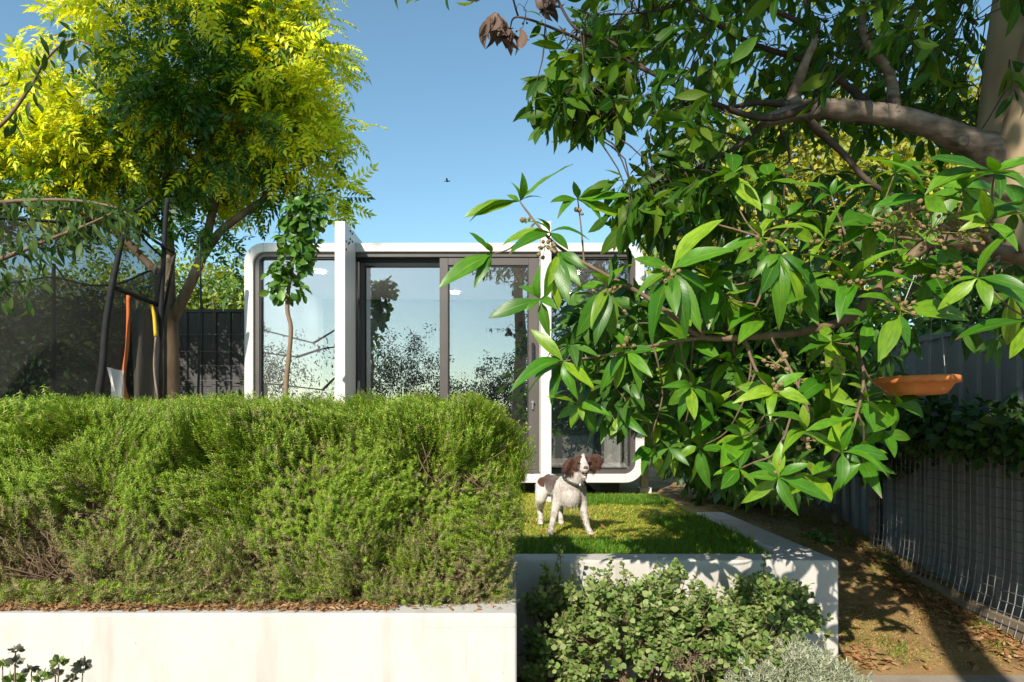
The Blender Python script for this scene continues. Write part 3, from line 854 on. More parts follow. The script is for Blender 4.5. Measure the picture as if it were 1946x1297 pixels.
# net: rises to the tied peak near the entrance, sags at the far side
def rim(a):
    a = (a + 180) % 360 - 180
    z = 2.93 + .10 * math.cos(math.radians(a + 25))
    for pk, h in ((-22, .20), (60, .06), (117, .10), (175, .08), (-125, .1)):
        z += h * math.exp(-(((a - pk + 180) % 360 - 180) / 14.0) ** 2)
    return z
angs = np.linspace(-180, 180, 145)
rows = 12
V = []
for k in range(rows + 1):
    t = k / rows
    for a in angs:
        z = 1.36 + (rim(a) - 1.36) * t
        V.append(tpos(a, z, 1.06 + .05 * math.sin(t * math.pi) * math.sin(math.radians(a * 5)) * .6 - .03 * math.sin(t * math.pi)))
n_ = len(angs)
F = [[k * n_ + i, k * n_ + i + 1, (k + 1) * n_ + i + 1, (k + 1) * n_ + i] for k in range(rows) for i in range(n_ - 1)]
obj('net', V, F, M['net'], tr, smooth=True)
V, F = tube([tpos(a, rim(a), 1.06) for a in angs[::2]], .012, 6, 144); obj('net_hem', V, F, M['black_foam'], tr, smooth=True)
seam = [P(290, 378, 6.15), P(262, 398, 6.0), P(243, 412, 5.85), P(228, 475, 5.82), P(213, 545, 5.8), P(201, 620, 5.78), P(195, 700, 5.78), P(185, 765, 5.78)]
V, F = tube(seam, [.014, .014, .02, .022, .026, .028, .03, .035], 8, 30); obj('net_seam', V, F, M['black_foam'], tr, smooth=True)
for pts, r in (([P(243, 412, 5.85), P(160, 400, 5.55), P(60, 392, 5.45), P(-60, 385, 5.5)], .014), ([P(243, 412, 5.85), P(286, 452, 6.05), P(333, 482, 6.25)], .013),
               ([P(212, 545, 5.8), P(252, 560, 5.95), P(300, 580, 6.2)], .02), ([P(333, 482, 6.25), P(318, 560, 6.25), P(306, 640, 6.25), P(303, 770, 6.25)], .012)):
    V, F = tube(pts, r, 7, 14); obj('net_hem', V, F, M['black_foam'], tr, smooth=True)
def patch_quad(c, n=8, ripple=.03):
    a, b, d, e = [np.array(q, float) for q in c]        # a top-left, b top-right, d bottom-right, e bottom-left
    V = []
    for i in range(n + 1):
        for j in range(n + 1):
            s, t = j / n, i / n
            q = (a * (1 - s) + b * s) * (1 - t) + (e * (1 - s) + d * s) * t
            q[1] += ripple * math.sin(s * 9 + t * 2)
            V.append(q)
    F = [[i * (n + 1) + j, i * (n + 1) + j + 1, (i + 1) * (n + 1) + j + 1, (i + 1) * (n + 1) + j] for i in range(n) for j in range(n)]
    return np.array(V), np.array(F)
V, F = patch_quad([P(284, 505, 6.1), P(331, 484, 6.22), P(301, 585, 6.2), P(284, 570, 6.1)]); obj('net_flap', V, F, M['net2'], tr, smooth=True)
V, F = patch_quad([P(246, 565, 5.98), P(296, 585, 6.18), P(300, 775, 6.2), P(252, 775, 5.98)]); obj('net_flap', V, F, M['net2'], tr, smooth=True)
V, F = tube([P(244, 562, 6.0), P(244, 610, 6.0), P(242, 660, 6.0), P(236, 705, 6.0), P(236, 735, 6.0), P(244, 765, 6.0)], .017, 8, 24); obj('pole_sleeve', V, F, M['orange'], tr, smooth=True)
V, F = tube([P(287, 580, 6.12), P(293, 600, 6.12), P(296, 640, 6.12)], .015, 8, 14); obj('pole_sleeve', V, F, M['yellow'], tr, smooth=True)
V, F = tube([P(296, 641, 6.12), P(293, 700, 6.12), P(301, 765, 6.12)], .009, 8, 14); obj('strap', V, F, M['timber'], tr, smooth=True)
V, F = patch_quad([P(203, 698, 5.60), P(232, 705, 5.66), P(240, 765, 5.62), P(210, 768, 5.56)], 6, .05); obj('reflective_flap', V, F, M['foil'], tr, smooth=False)
tp_ = tag(obj('garden_pole', *tube([(-3.05 - .0, 6.60, LAWN - .05), P(377, 745, 6.6), P(382, 600, 6.6), P(380, 450, 6.6)], [.013, .012, .010, .008], 8, 16), M['black_metal'], smooth=True), 'thin dark bowed pole standing between the brown trunk and the pod', 'pole')

# ================================================================== TERRACOTTA DISH
dc = P(1740, 733, 2.6)
dish = thing('hanging_dish', 'shallow orange terracotta dish hanging in front of the grey fence', 'bird feeder', tuple(dc))
prof = [(0, -.035), (.085, -.037), (.10, -.034), (.112, -.020), (.128, .004), (.136, .012), (.146, .012), (.148, .030), (.140, .033), (.128, .030), (.118, .012), (.10, -.016), (0, -.022)]
V, F = lathe(prof, 72)
r_ = np.hypot(V[:, 0], V[:, 1]); a_ = np.arctan2(V[:, 1], V[:, 0])
m_ = (V[:, 2] > .005) & (V[:, 2] < .02) & (r_ > .13)
V[m_, 2] -= .006 * np.abs(np.sin(a_[m_] * 9)); V[m_, :2] *= (1 + .02 * np.abs(np.sin(a_[m_] * 9)))[:, None]
ca, sa = math.cos(-.02), math.sin(-.02)
V = np.stack([V[:, 0] * ca + V[:, 2] * sa, V[:, 1], -V[:, 0] * sa + V[:, 2] * ca], 1) + dc
obj('dish', V, F, M['terracotta'], dish, smooth=True)
HANG = dc + np.array([.10, .05, .62])
for k in range(3):
    a = math.radians(40 + 120 * k)
    V, F = tube([dc + np.array([.143 * math.cos(a), .143 * math.sin(a), .022]), HANG], .0013, 4, 3); obj('hanging_wire', V, F, M['wire'], dish)

# ================================================================== DOG
def ell(c, r, rot=None, nu=16, nv=10):
    V = []
    for i in range(1, nv):
        th = math.pi * i / nv
        for k in range(nu):
            ph = 2 * math.pi * k / nu
            V.append([math.sin(th) * math.cos(ph), math.sin(th) * math.sin(ph), math.cos(th)])
    V += [[0, 0, 1], [0, 0, -1]]
    V = np.array(V) * np.array(r)
    if rot is not None:
        V = V @ np.array(Matrix.Rotation(rot[2], 3, 'Z') @ Matrix.Rotation(rot[1], 3, 'Y') @ Matrix.Rotation(rot[0], 3, 'X')).T
    V = V + np.array(c)
    F4, F3 = [], []
    for i in range(nv - 2):
        for k in range(nu):
            k2 = (k + 1) % nu
            F4.append([i * nu + k, (i + 1) * nu + k, (i + 1) * nu + k2, i * nu + k2])
    top, bot = len(V) - 2, len(V) - 1
    for k in range(nu):
        k2 = (k + 1) % nu
        F3.append([top, k, k2]); F3.append([bot, (nv - 2) * nu + k2, (nv - 2) * nu + k])
    return V, [np.array(F3), np.array(F4)]
def limb(pts, radii, n=24):
    V, F = tube(pts, radii, 12, n)
    parts = [(V, F)]
    for q, r in zip(pts, radii): parts.append(ell(q, (r, r, r), None, 12, 8))
    return parts
dog_y = 4.62
dog = thing('dog', 'brown and white spaniel with flying ears standing on the lawn facing forward', 'dog', (.395, dog_y, LAWN + .012))
hd = np.array([.072, -.105, .478])                     # head centre; muzzle points forward, slightly right and up
mdir = nrm(np.array([.04, -.97, -.05])); hx = nrm(np.cross(mdir, [0, 0, 1])); hz = np.cross(hx, mdir)
H = lambda a, f, u: hd + hx * a + mdir * f + hz * u
pieces = []
pieces += limb([(0, .02, .29), (-.03, .16, .295), (-.075, .32, .295), (-.115, .44, .30)], [.080, .088, .073, .072])
pieces += [ell((.0, -.03, .27), (.070, .064, .094)), ell((-.11, .45, .29), (.074, .076, .086)), ell((-.01, .05, .235), (.062, .085, .066))]
pieces += limb([(0, -.01, .33), (.03, -.045, .39), (.062, -.07, .445)], [.085, .066, .058])
pieces += [ell(H(0, -.015, .012), (.060, .066, .058)), ell(H(0, .035, -.012), (.038, .05, .036))]
pieces += limb([H(0, .03, -.008), H(0, .075, -.016), H(0, .112, -.018)], [.040, .031, .027])
pieces += [ell(H(0, .112, -.010), (.026, .022, .020)), ell(H(-.012, .092, -.026), (.020, .035, .018)), ell(H(.012, .092, -.026), (.020, .035, .018))]
pieces += limb([H(0, .02, -.045), H(0, .068, -.066), H(0, .092, -.072)], [.022, .019, .015])          # lower jaw, open
for s in (-1, 1):                                                                                      # brow and cheek
    pieces += [ell(H(s * .030, .028, .022), (.020, .02, .016)), ell(H(s * .038, .0, -.022), (.026, .035, .03))]
# ears thrown outward by the movement
pieces += limb([H(-.05, -.01, .035), H(-.082, .0, .048), H(-.112, .005, .030), H(-.105, .01, -.008)], [.015, .021, .023, .017])
pieces += [ell(H(-.088, .0, .012), (.028, .014, .034), (0, .4, 0)), ell(H(-.070, -.01, -.022), (.026, .018, .036))]
pieces += limb([H(.05, -.01, .030), H(.082, .0, .022), H(.108, .005, -.012), H(.120, .01, -.042)], [.015, .022, .025, .018])
pieces += [ell(H(.086, 0, -.006), (.028, .014, .038), (0, -.3, 0)), ell(H(.070, 0, -.045), (.026, .016, .034))]
# legs
pieces += limb([(-.060, .0, .315), (-.085, .01, .225), (-.110, -.005, .125), (-.128, -.012, .045), (-.135, -.030, .016)], [.050, .038, .024, .018, .020])
pieces += limb([(.060, .0, .305), (.080, .02, .215), (.100, .005, .115), (.118, -.005, .045), (.132, -.022, .016)], [.050, .038, .024, .018, .020])
pieces += limb([(-.16, .44, .29), (-.185, .36, .20), (-.185, .50, .115), (-.18, .47, .045), (-.182, .44, .016)], [.062, .042, .023, .018, .020])
pieces += limb([(-.05, .46, .29), (-.04, .38, .20), (-.03, .52, .115), (-.03, .49, .045), (-.03, .46, .016)], [.062, .042, .023, .018, .020])
for x, y in ((-.137, -.045), (.135, -.037), (-.184, .425), (-.03, .445)):
    pieces += [ell((x, y, .013), (.022, .026, .014))] + [ell((x + dx, y - .020, .010), (.0075, .010, .009), None, 8, 6) for dx in (-.014, -.005, .005, .014)]
pieces += limb([(-.12, .52, .31), (-.15, .58, .29), (-.17, .63, .25)], [.024, .017, .010])
V, F = join(pieces)
V = V + BASE[dog]
body = obj('body', V, F, M['white_metal'], dog)
rm = body.modifiers.new('remesh', 'REMESH'); rm.mode = 'VOXEL'; rm.voxel_size = .0055; rm.use_smooth_shade = True
sm = body.modifiers.new('smooth', 'SMOOTH'); sm.factor = .5; sm.iterations = 4
dg = bpy.context.evaluated_depsgraph_get()
me2 = bpy.data.meshes.new_from_object(body.evaluated_get(dg))
body.modifiers.clear(); body.data = me2
co = np.zeros(len(me2.vertices) * 3, np.float32); me2.vertices.foreach_get('co', co); co = co.reshape(-1, 3).astype(float)
nsx = fbm(co, 22.0, 3.1) * .012 + fbm(co, 60, 9) * .006
rel = co - hd
ha, hf, hu = rel @ hx, rel @ mdir, rel @ hz
def coat(co, ha, hf, hu, nsx):
    head = (np.linalg.norm(co - hd, axis=1) < .175) & (co[:, 2] > .405) & (hf > -.075)
    brown = np.zeros(len(co), bool)
    brown |= head & (np.abs(ha) > .010 + .016 * np.clip((hf - .03) / .05, 0, 1) + nsx) & (hu > -.05 + nsx * 1.5)
    brown &= ~((hf > .085 + nsx) & (np.abs(ha) < .034) & (hu < .015))
    brown &= ~(head & (hf > .02) & (hu < -.045) & (np.abs(ha) < .04))
    brown |= head & (np.abs(ha) > .062 + nsx)
    s = (np.linalg.norm((co - np.array([-.105, .26, .335])) / np.array([.075, .15, .085]), axis=1) < 1 + nsx * 14)
    s |= (np.linalg.norm((co - np.array([-.155, .40, .33])) / np.array([.05, .07, .07]), axis=1) < 1 + nsx * 14)
    brown |= s & (co[:, 2] > .2)
    return brown
br = coat(co, ha, hf, hu, nsx).astype(np.float32)
leg_ = ((co[:, 2] < .17) & (fbm(co, 45, 5) > .05)).astype(np.float32) * .35
at = me2.attributes.new('coat', 'FLOAT', 'POINT'); at.data.foreach_set('value', np.maximum(br, leg_ * (1 - br)))
m, nt, out = new_mat('spaniel_coat')
a = N(nt, "ShaderNodeAttribute", attribute_name='coat')
no = N(nt, "ShaderNodeTexNoise"); no.inputs['Scale'].default_value = 130; no.inputs['Detail'].default_value = 3
tc = N(nt, "ShaderNodeTexCoord"); mp = N(nt, "ShaderNodeMapping"); mp.inputs['Scale'].default_value = (1, 1, .3); nt.links.new(tc.outputs['Object'], mp.inputs[0]); nt.links.new(mp.outputs[0], no.inputs[0])
wc = ramp(nt, no.outputs[0], [(.3, (.42, .37, .33)), (.7, (.60, .56, .52))])
bc = ramp(nt, no.outputs[0], [(.3, (.030, .010, .005)), (.7, (.085, .030, .015))])
b = N(nt, "ShaderNodeBsdfPrincipled"); b.inputs['Roughness'].default_value = .65; b.inputs['Specular IOR Level'].default_value = .3
b.inputs['Sheen Weight'].default_value = .25
nt.links.new(mixc(nt, a.outputs['Fac'], wc, bc), b.inputs['Base Color'])
bp = N(nt, "ShaderNodeBump"); bp.inputs['Strength'].default_value = .35; bp.inputs['Distance'].default_value = .004
nt.links.new(no.outputs[0], bp.inputs['Height']); nt.links.new(bp.outputs[0], b.inputs['Normal']); nt.links.new(b.outputs[0], out.inputs[0])
M['coat'] = m
me2.materials.clear(); me2.materials.append(m)
me2.polygons.foreach_set('use_smooth', np.ones(len(me2.polygons), bool))
# fur: short strands all over, long on ears, chest and leg backs
rf_ = np.random.default_rng(4)
me2.calc_loop_triangles()
nv_ = np.zeros(len(co) * 3, np.float32); me2.vertices.foreach_get('normal', nv_); nv_ = nv_.reshape(-1, 3).astype(float)
def fur(idx, length, droop, w, seed):
    r = np.random.default_rng(seed); n = len(idx)
    p = co[idx] + r.normal(0, .002, (n, 3)); nn = nv_[idx]
    out_ = np.zeros((n, 3)); out_[:, 0] = np.sign(ha[idx]) * .4
    d1 = nrm(nn * .38 + np.array([0, .35, -droop]) + r.normal(0, .25, (n, 3)))
    d2 = nrm(d1 + np.array([0, .1, -droop]) + r.normal(0, .2, (n, 3)))
    s = nrm(np.cross(d1, nn + r.normal(0, .3, (n, 3)))) * w
    L = (length * r.uniform(.6, 1.3, n))[:, None]
    V = np.stack([p - s, p + s, p + d1 * L * .55 + s * .6, p + d1 * L * .55 - s * .6, p + d1 * L * .55 + d2 * L * .45], 1).reshape(-1, 3)
    b = np.arange(n)[:, None] * 5
    return V, [b + np.array([[3, 2, 4]]), b + np.array([[0, 1, 2, 3]])], np.repeat(at_v[idx], 5)
at_v = np.maximum(br, leg_ * (1 - br)).astype(float)
allv = np.arange(len(co))
ear_i = allv[(np.abs(ha) > .058) & (hf > -.06) & (np.linalg.norm(rel, axis=1) < .18)]
chest_i = allv[(co[:, 1] < .02) & (co[:, 2] > .19) & (co[:, 2] < .42) & (np.abs(co[:, 0]) < .10)]
leg_i = allv[(co[:, 2] > .05) & (co[:, 2] < .24) & (nv_[:, 1] > .2)]
fs = [fur(rf_.choice(allv, 9000), .010, .5, .0008, 1), fur(rf_.choice(ear_i, 1800), .027, .9, .0010, 2), fur(rf_.choice(chest_i, 1500), .016, .9, .0008, 3), fur(rf_.choice(leg_i, 900), .020, 1.0, .0012, 5)]
fs.append(fur(rf_.choice(allv[co[:, 1] > .55], 350), .05, 1.0, .0013, 6))
V, F = join([(v, f) for v, f, _ in fs])
fo = obj('fur', V + BASE[dog], F, M['coat'], dog)
fo.data.attributes.new('coat', 'FLOAT', 'POINT').data.foreach_set('value', np.concatenate([q for _, _, q in fs]).astype(np.float32))
tag(fo, kind='stuff')
M['dogdark'] = noisy('dark_eye', [(.008, .005, .004), (.012, .008, .006)], 30, 2, .12, 0)
M['dognose'] = noisy('brown_nose', [(.14, .06, .045), (.19, .085, .065)], 60, 3, .4, .2, .002)
M['tongue'] = noisy('pink_tongue', [(.42, .16, .14), (.5, .2, .18)], 40, 3, .4, 0)
M['collar'] = noisy('dark_collar', [(.025, .024, .024), (.10, .09, .08)], 55, 3, .6, .3, .003)
ok = BASE[dog]
for s in (-1, 1):
    V, F = ell(H(s * .029, .045, .012), (.0085, .0085, .0085)); obj('eye', V + ok, F, M['dogdark'], dog, smooth=True)
    V, F = ell(H(s * .029, .0435, .0185), (.011, .009, .004)); el_ = obj('eyelid', V + ok, F, M['coat'], dog, smooth=True); el_.data.attributes.new('coat', 'FLOAT', 'POINT').data.foreach_set('value', np.ones(len(V), np.float32))
V, F = join([ell(H(0, .134, -.006), (.0145, .009, .0105)), ell(H(-.008, .132, -.012), (.007, .007, .006)), ell(H(.008, .132, -.012), (.007, .007, .006))]); obj('nose', V + ok, F, M['dognose'], dog, smooth=True)
V, F = ell(H(0, .090, -.046), (.019, .030, .014)); obj('mouth', V + ok, F, M['dogdark'], dog, smooth=True)
V, F = ell(H(0, .094, -.056), (.0145, .024, .006)); obj('tongue', V + ok, F, M['tongue'], dog, smooth=True)
ax = nrm(np.array([.045, -.05, .13])); cc = np.array([.022, -.036, .372]); cx_ = nrm(np.cross(ax, [0, 1, 0])); cy_ = np.cross(ax, cx_)
ring_ = [cc + cx_ * .080 * math.cos(t) + cy_ * .078 * math.sin(t) for t in np.linspace(0, 2 * math.pi, 25)]
V, F = tube(ring_, .0085, 8, 49); obj('collar', V + ok, F, M['collar'], dog, smooth=True)
V, F = ell(cc + np.array([.035, -.078, -.035]), (.011, .004, .013)); obj('tag', V + ok, F, M['chrome'], dog, smooth=True)
dog.rotation_euler = (0, 0, 0)

# ================================================================== ROSEMARY HEDGE
hedge = thing('rosemary_hedge', 'long clipped rosemary hedge growing on the white wall at left', 'hedge', (-1.7, 3.05, .68))
rh = np.random.default_rng(11)
def needle_sprig(L, n, nl, w, seed, up=.75):
    r = np.random.default_rng(seed)
    V, F, UV = [], [], []
    for i in range(n):
        t = (i + .5) / n
        a = i * 2.4 + r.uniform(-.3, .3)
        y = L * t
        s = nl * (1 - .45 * t) * r.uniform(.75, 1.2)
        d = nrm(np.array([math.cos(a), up + .5 * t, math.sin(a)]))
        p = np.array([0, y, 0]) + np.array([math.cos(a), 0, math.sin(a)]) * .001
        sd = nrm(np.cross(d, [0, 1, 0])) * w
        k = len(V)
        V += [p - sd, p + sd, p + d * s]; UV += [(0, 0), (1, 0), (.5, 1)]
        F.append([k, k + 1, k + 2])
    return np.array(V), np.array(F), np.array(UV, float)
SPR = [needle_sprig(.058 + .010 * k, 20 + 2 * k, .023, .0022, k, .4) for k in range(5)]
HC, HS, HR = np.array([-1.757, 3.09, 1.088]), np.array([1.75, .44, .415]), .13
def hedge_surface(n):
    r = rh
    hx_, hy_, hz_ = HS
    areas = np.array([2 * hx_ * 2 * hz_, 2 * hx_ * 2 * hy_ * .6, 2 * hy_ * 2 * hz_ * .9])
    k = r.choice(3, n, p=areas / areas.sum())
    u, v = r.uniform(-1, 1, n), r.uniform(-1, 1, n)
    q = np.zeros((n, 3))
    q[k == 0] = np.stack([u * hx_, np.full(n, -hy_), v * hz_], 1)[k == 0]
    q[k == 1] = np.stack([u * hx_, v * hy_, np.full(n, hz_)], 1)[k == 1]
    q[k == 2] = np.stack([np.full(n, hx_), u * hy_, v * hz_], 1)[k == 2]
    inner = HS - HR
    c = np.clip(q, -inner, inner)
    c[:, 2] = np.maximum(np.minimum(q[:, 2], inner[2]), -HS[2])
    nn = nrm(q - c)
    return HC + c + nn * HR, nn
def hedge_shape(p, nn):
    b = fbm(p, 2.1, 4.0) * .08 + fbm(p, 4.6, 8.0) * .12 + fbm(p, 11.0, 2.0) * .05
    b *= np.clip(1.25 - np.clip(nn[:, 2], 0, 1), .3, 1)
    low = np.clip((1.12 - p[:, 2]) / .45, 0, 1)
    b -= low * .045 * (.5 + fbm(p, 3.0, 17.0))
    # overhanging curved fronds: upright streaks on the right half
    b += .022 * np.sin(p[:, 0] * 26 + 2.4 * (1.5 - p[:, 2]) ** 2 * 4) * np.clip((p[:, 0] + 1.5) / .8, 0, 1) * np.clip((p[:, 2] - 1.05) * 4, 0, 1)
    return p + nn * b[:, None], b
p, nn = hedge_surface(44000)
ps, b = hedge_shape(p, nn)
low = np.clip((1.20 - p[:, 2]) / .5, 0, 1)
left = np.clip((-.9 - p[:, 0]) / 1.0, 0, 1)
hol = fbm(p, 3.3, 31.0)
keep = rh.uniform(size=len(p)) < np.clip(1.15 - low * (.45 + .35 * left) - np.clip(-hol - .05, 0, 1) * 2.6 * (.3 + low) - np.clip(-b - .03, 0, 1) * 6, .34, 1)
p, nn, ps, b, low, left, hol = (q[keep] for q in (p, nn, ps, b, low, left, hol))
n = len(p)
sway = np.stack([-.35 * np.ones(n) * np.clip(p[:, 0] + 1.6, 0, 1), np.zeros(n), np.zeros(n)], 1)
flow = np.stack([fbm(p, 3.0, 41), fbm(p, 3.0, 52), fbm(p, 3.0, 63)], 1)
d = nrm(nn * rh.uniform(.35, 1.0, n)[:, None] + np.stack([np.zeros(n), np.zeros(n), (.75 - .55 * low) * (1 - np.clip(nn[:, 2], 0, 1))], 1) + sway * .4 + flow * .95 + rh.normal(0, .24, (n, 3)))
scl0 = rh.uniform(.7, 1.15, n) * (1 - .25 * low)
pos = ps - nn * rh.uniform(.0, .09, n)[:, None] - d * (.070 * scl0)[:, None]
scl = scl0
rot = frames(d, rand_dirs(n, rh))
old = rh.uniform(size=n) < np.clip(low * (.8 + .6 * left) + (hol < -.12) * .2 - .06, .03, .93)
k_ = 1100
xq = np.concatenate([rh.uniform(-3.4, -.02, k_ - 300), rh.uniform(-3.4, -1.0, 300)])
kq = fbm(np.stack([xq, xq * 0, xq * 0], 1), 4.0, 77) > -.12
xq = xq[kq]; k_ = len(xq)
dq = nrm(np.stack([rh.normal(0, .6, k_), rh.uniform(-.9, -.2, k_), rh.uniform(-.25, .5, k_)], 1))
pos = np.vstack([pos, np.stack([xq, rh.uniform(2.62, 2.72, k_), rh.uniform(.70, .78, k_)], 1) - dq * .04])
rot = np.concatenate([rot, frames(dq, rand_dirs(k_, rh))]); scl = np.concatenate([scl, rh.uniform(.6, 1.0, k_)]); old = np.concatenate([old, rh.uniform(size=k_) < .55])
for sel, mt, nm in ((~old, M['rosemary'], 'green_sprigs'), (old, M['rosemary_old'], 'old_sprigs')):
    V, F, UV = scatter(SPR, rh.integers(0, 5, sel.sum()), pos[sel], rot[sel], scl[sel])
    tag(obj(nm, V, F, mt, hedge, UV), kind='stuff')
# the twiggy inside, and bare brown stems that show through the thin patches
p, nn = hedge_surface(1500)
ok_ = np.where(p[:, 2] < 1.28)[0]
sel = rh.choice(ok_, 1000)
parts = []
for i in sel:
    q, nq = p[i], nn[i]
    lowq = max(0.0, min(1.0, (1.25 - q[2]) / .5))
    L = rh.uniform(.08, .22)
    dd = nrm(np.array([rh.normal(0, .55), -.35 * rh.uniform(), rh.uniform(.15, 1.0)]))
    a0 = q - nq * rh.uniform(.06, .12) - dd * L * .5
    a1 = a0 + dd * L * .5 + rh.normal(0, .012, 3); a2 = a0 + dd * L + nq * .02 + rh.normal(0, .015, 3)
    parts.append(tube([a0, a1, a2], [.0035, .0028, .0018], 4, 4))
V, F = join(parts); tag(obj('bare_twigs', V, F, M['twig'], hedge, smooth=True), kind='stuff')
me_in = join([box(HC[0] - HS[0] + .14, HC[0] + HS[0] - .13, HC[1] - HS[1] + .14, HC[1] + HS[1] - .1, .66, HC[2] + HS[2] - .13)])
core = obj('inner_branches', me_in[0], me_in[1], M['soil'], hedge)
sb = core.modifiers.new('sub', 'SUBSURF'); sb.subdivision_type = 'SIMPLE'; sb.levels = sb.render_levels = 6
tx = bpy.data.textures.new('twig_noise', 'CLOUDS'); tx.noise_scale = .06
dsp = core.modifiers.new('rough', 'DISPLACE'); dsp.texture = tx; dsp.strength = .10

# ================================================================== SHRUBS IN THE LOWER BED
ROUND = [leaf_tpl(.72, 4, .06, .12, .10, shape=.95), leaf_tpl(.80, 4, -.08, .16, .10, shape=.95), leaf_tpl(.66, 4, .16, .05, .10)]
def correa(label, centre, rad, nclump, per, seed, parts, ground_z=.07, size=.031):
    r = np.random.default_rng(seed)
    o = thing('round_leaved_shrub', label, 'shrub', (centre[0], centre[1], ground_z), 'grey-green round-leaved shrubs in the lower bed')
    c = np.array(centre)
    u = rand_dirs(nclump, r)
    u[:, 2] = np.where(u[:, 2] < -.55, -u[:, 2], u[:, 2])
    rr = r.uniform(.45, 1.0, nclump) ** .5
    lump = 1 + .40 * fbm(u, 2.6, seed)
    tips = c + u * np.array(rad) * (rr * lump)[:, None]
    tips[:, 2] = np.maximum(tips[:, 2], ground_z + .04)
    tips[:, 1] = np.minimum(tips[:, 1], 3.55)
    tips[:, 0] = np.clip(tips[:, 0], .05, 1.70)
    stems, P_, D_, S_ = [], [], [], []
    for k in range(nclump):
        t = tips[k]; out = nrm(u[k] * .7 + np.array([0, -.25, .55]) + r.normal(0, .25, 3))
        L = r.uniform(.06, .12)
        base = t - out * L
        stems.append(tube([base + (c - base) * .18 + np.array([0, 0, -.03]), base, t], [.0022, .0018, .001], 4, 5))
        ax = nrm(np.cross(out, r.normal(size=3))); ay = np.cross(out, ax)
        for j in range(per):
            f = (j // 2 + .6) / (per / 2)
            a = (j % 2) * math.pi + (j // 2) * 1.57 + r.uniform(-.3, .3)
            rad_ = ax * math.cos(a) + ay * math.sin(a)
            d = nrm(rad_ * (1.1 - .35 * f) + out * (.25 + .6 * f) + r.normal(0, .18, 3))
            P_.append(base + out * L * f); D_.append(d); S_.append(size * r.uniform(.7, 1.25) * (1.1 - .35 * f ** 3))
    P_, D_, S_ = np.array(P_), np.array(D_), np.array(S_)
    up = nrm(np.array([0, -.3, .8]) + rand_dirs(len(P_), r) * .55)
    V, F = join(stems); tag(obj('stems', V, F, M['twig'], o, smooth=True), kind='stuff')
    main = []
    for k in range(14):
        a = r.uniform(0, 6.28); q = c + np.array([math.cos(a) * rad[0] * .6, math.sin(a) * rad[1] * .5, r.uniform(-.1, .5) * rad[2]])
        main.append(tube([(c[0] + r.normal(0, .03), c[1] + r.normal(0, .03), ground_z - .02), (c + q) / 2 + np.array([0, 0, -.03]), q], [.007, .005, .003], 6, 8))
    V, F = join(main); obj('branches', V, F, M['twig'], o, smooth=True)
    foliage(o, ROUND, P_, frames(D_, up), S_, M['correa'], parts, rng=r)
    return o
correa('big mounded grey-green shrub with round leaves in front of the white wall', (.58, 3.12, .37), (.52, .42, .36), 640, 10, 51, 300)
correa('shaded round-leaved shrub tight in the corner beside the hedge planter wall', (.20, 3.32, .32), (.17, .24, .40), 150, 10, 52, 150)
correa('round-leaved shrub climbing the right end of the white retaining wall', (1.25, 3.36, .47), (.30, .18, .20), 230, 10, 53, 220)
correa('low round-leaved shrub spilling at the foot of the wall between big shrub and silver shrub', (1.05, 3.12, .33), (.30, .32, .26), 240, 10, 54, 150)
# stray stems that reach above the wall top
ss = thing('wall_top_sprig', 'grey-green leafy sprigs rising above the wall top in front of the lawn', 'plant', (.3, 3.5, .07))
P_, D_, S_, st_ = [], [], [], []
rs = np.random.default_rng(61)
for px, py, bx, by in ((1070, 1035, 1050, 1110), (1100, 1062, 1085, 1120), (1250, 1060, 1240, 1110), (1290, 1068, 1275, 1120), (1455, 1050, 1450, 1110), (1240, 1085, 1225, 1130), (1035, 1068, 1030, 1120), (1540, 1110, 1520, 1150)):
    t, b0 = P(px, py, 3.5), P(bx, by, 3.44)
    st_.append(tube([np.array([b0[0], b0[1] - .02, .07]), b0, t], [.003, .0022, .0012], 5, 10))
    for j in range(11):
        f = rs.uniform(.0, 1.05)
        P_.append(b0 + (t - b0) * f); D_.append(nrm(rs.normal(size=3) + np.array([0, 0, .3]))); S_.append(rs.uniform(.022, .034))
V, F = join(st_); obj('stems', V, F, M['twig'], ss, smooth=True)
P_, D_, S_ = np.array(P_), np.array(D_), np.array(S_)
foliage(ss, ROUND, P_, frames(D_, rand_dirs(len(P_), rs, (0, -.3, .8), .6)), S_, M['correa'], 120, rng=rs)

# silver shrub
def silver_sprig(seed):
    return needle_sprig(.07, 20, .030, .0032, seed, .7)
SIL = [silver_sprig(k) for k in range(4)]
sv = thing('silver_shrub', 'silvery grey fine-leaved shrub low in the bed right of the round-leaved shrub', 'shrub', (1.18, 2.95, .07))
r = np.random.default_rng(71)
u = rand_dirs(1500, r); u[:, 2] = np.abs(u[:, 2])
c = np.array([1.17, 2.90, .15]); lump = 1 + .25 * fbm(u, 2.8, 5)
p = c + u * np.array([.37, .33, .30]) * (lump * r.uniform(.75, 1, 1500))[:, None]
d = nrm(u * .7 + np.array([0, -.1, .6]) + r.normal(0, .25, (1500, 3)))
V, F, UV = scatter(SIL, r.integers(0, 4, 1500), p - d * .05, frames(d, rand_dirs(1500, r)), r.uniform(.8, 1.3, 1500))
tag(obj('sprigs', V, F, M['silver'], sv, UV), kind='stuff')
st_ = [tube([(1.22 + r.normal(0, .04), 2.98 + r.normal(0, .04), .05), c + u[k] * .15, c + u[k] * .28], [.005, .003, .002], 5, 6) for k in range(30)]
V, F = join(st_); obj('stems', V, F, M['twig'], sv, smooth=True)
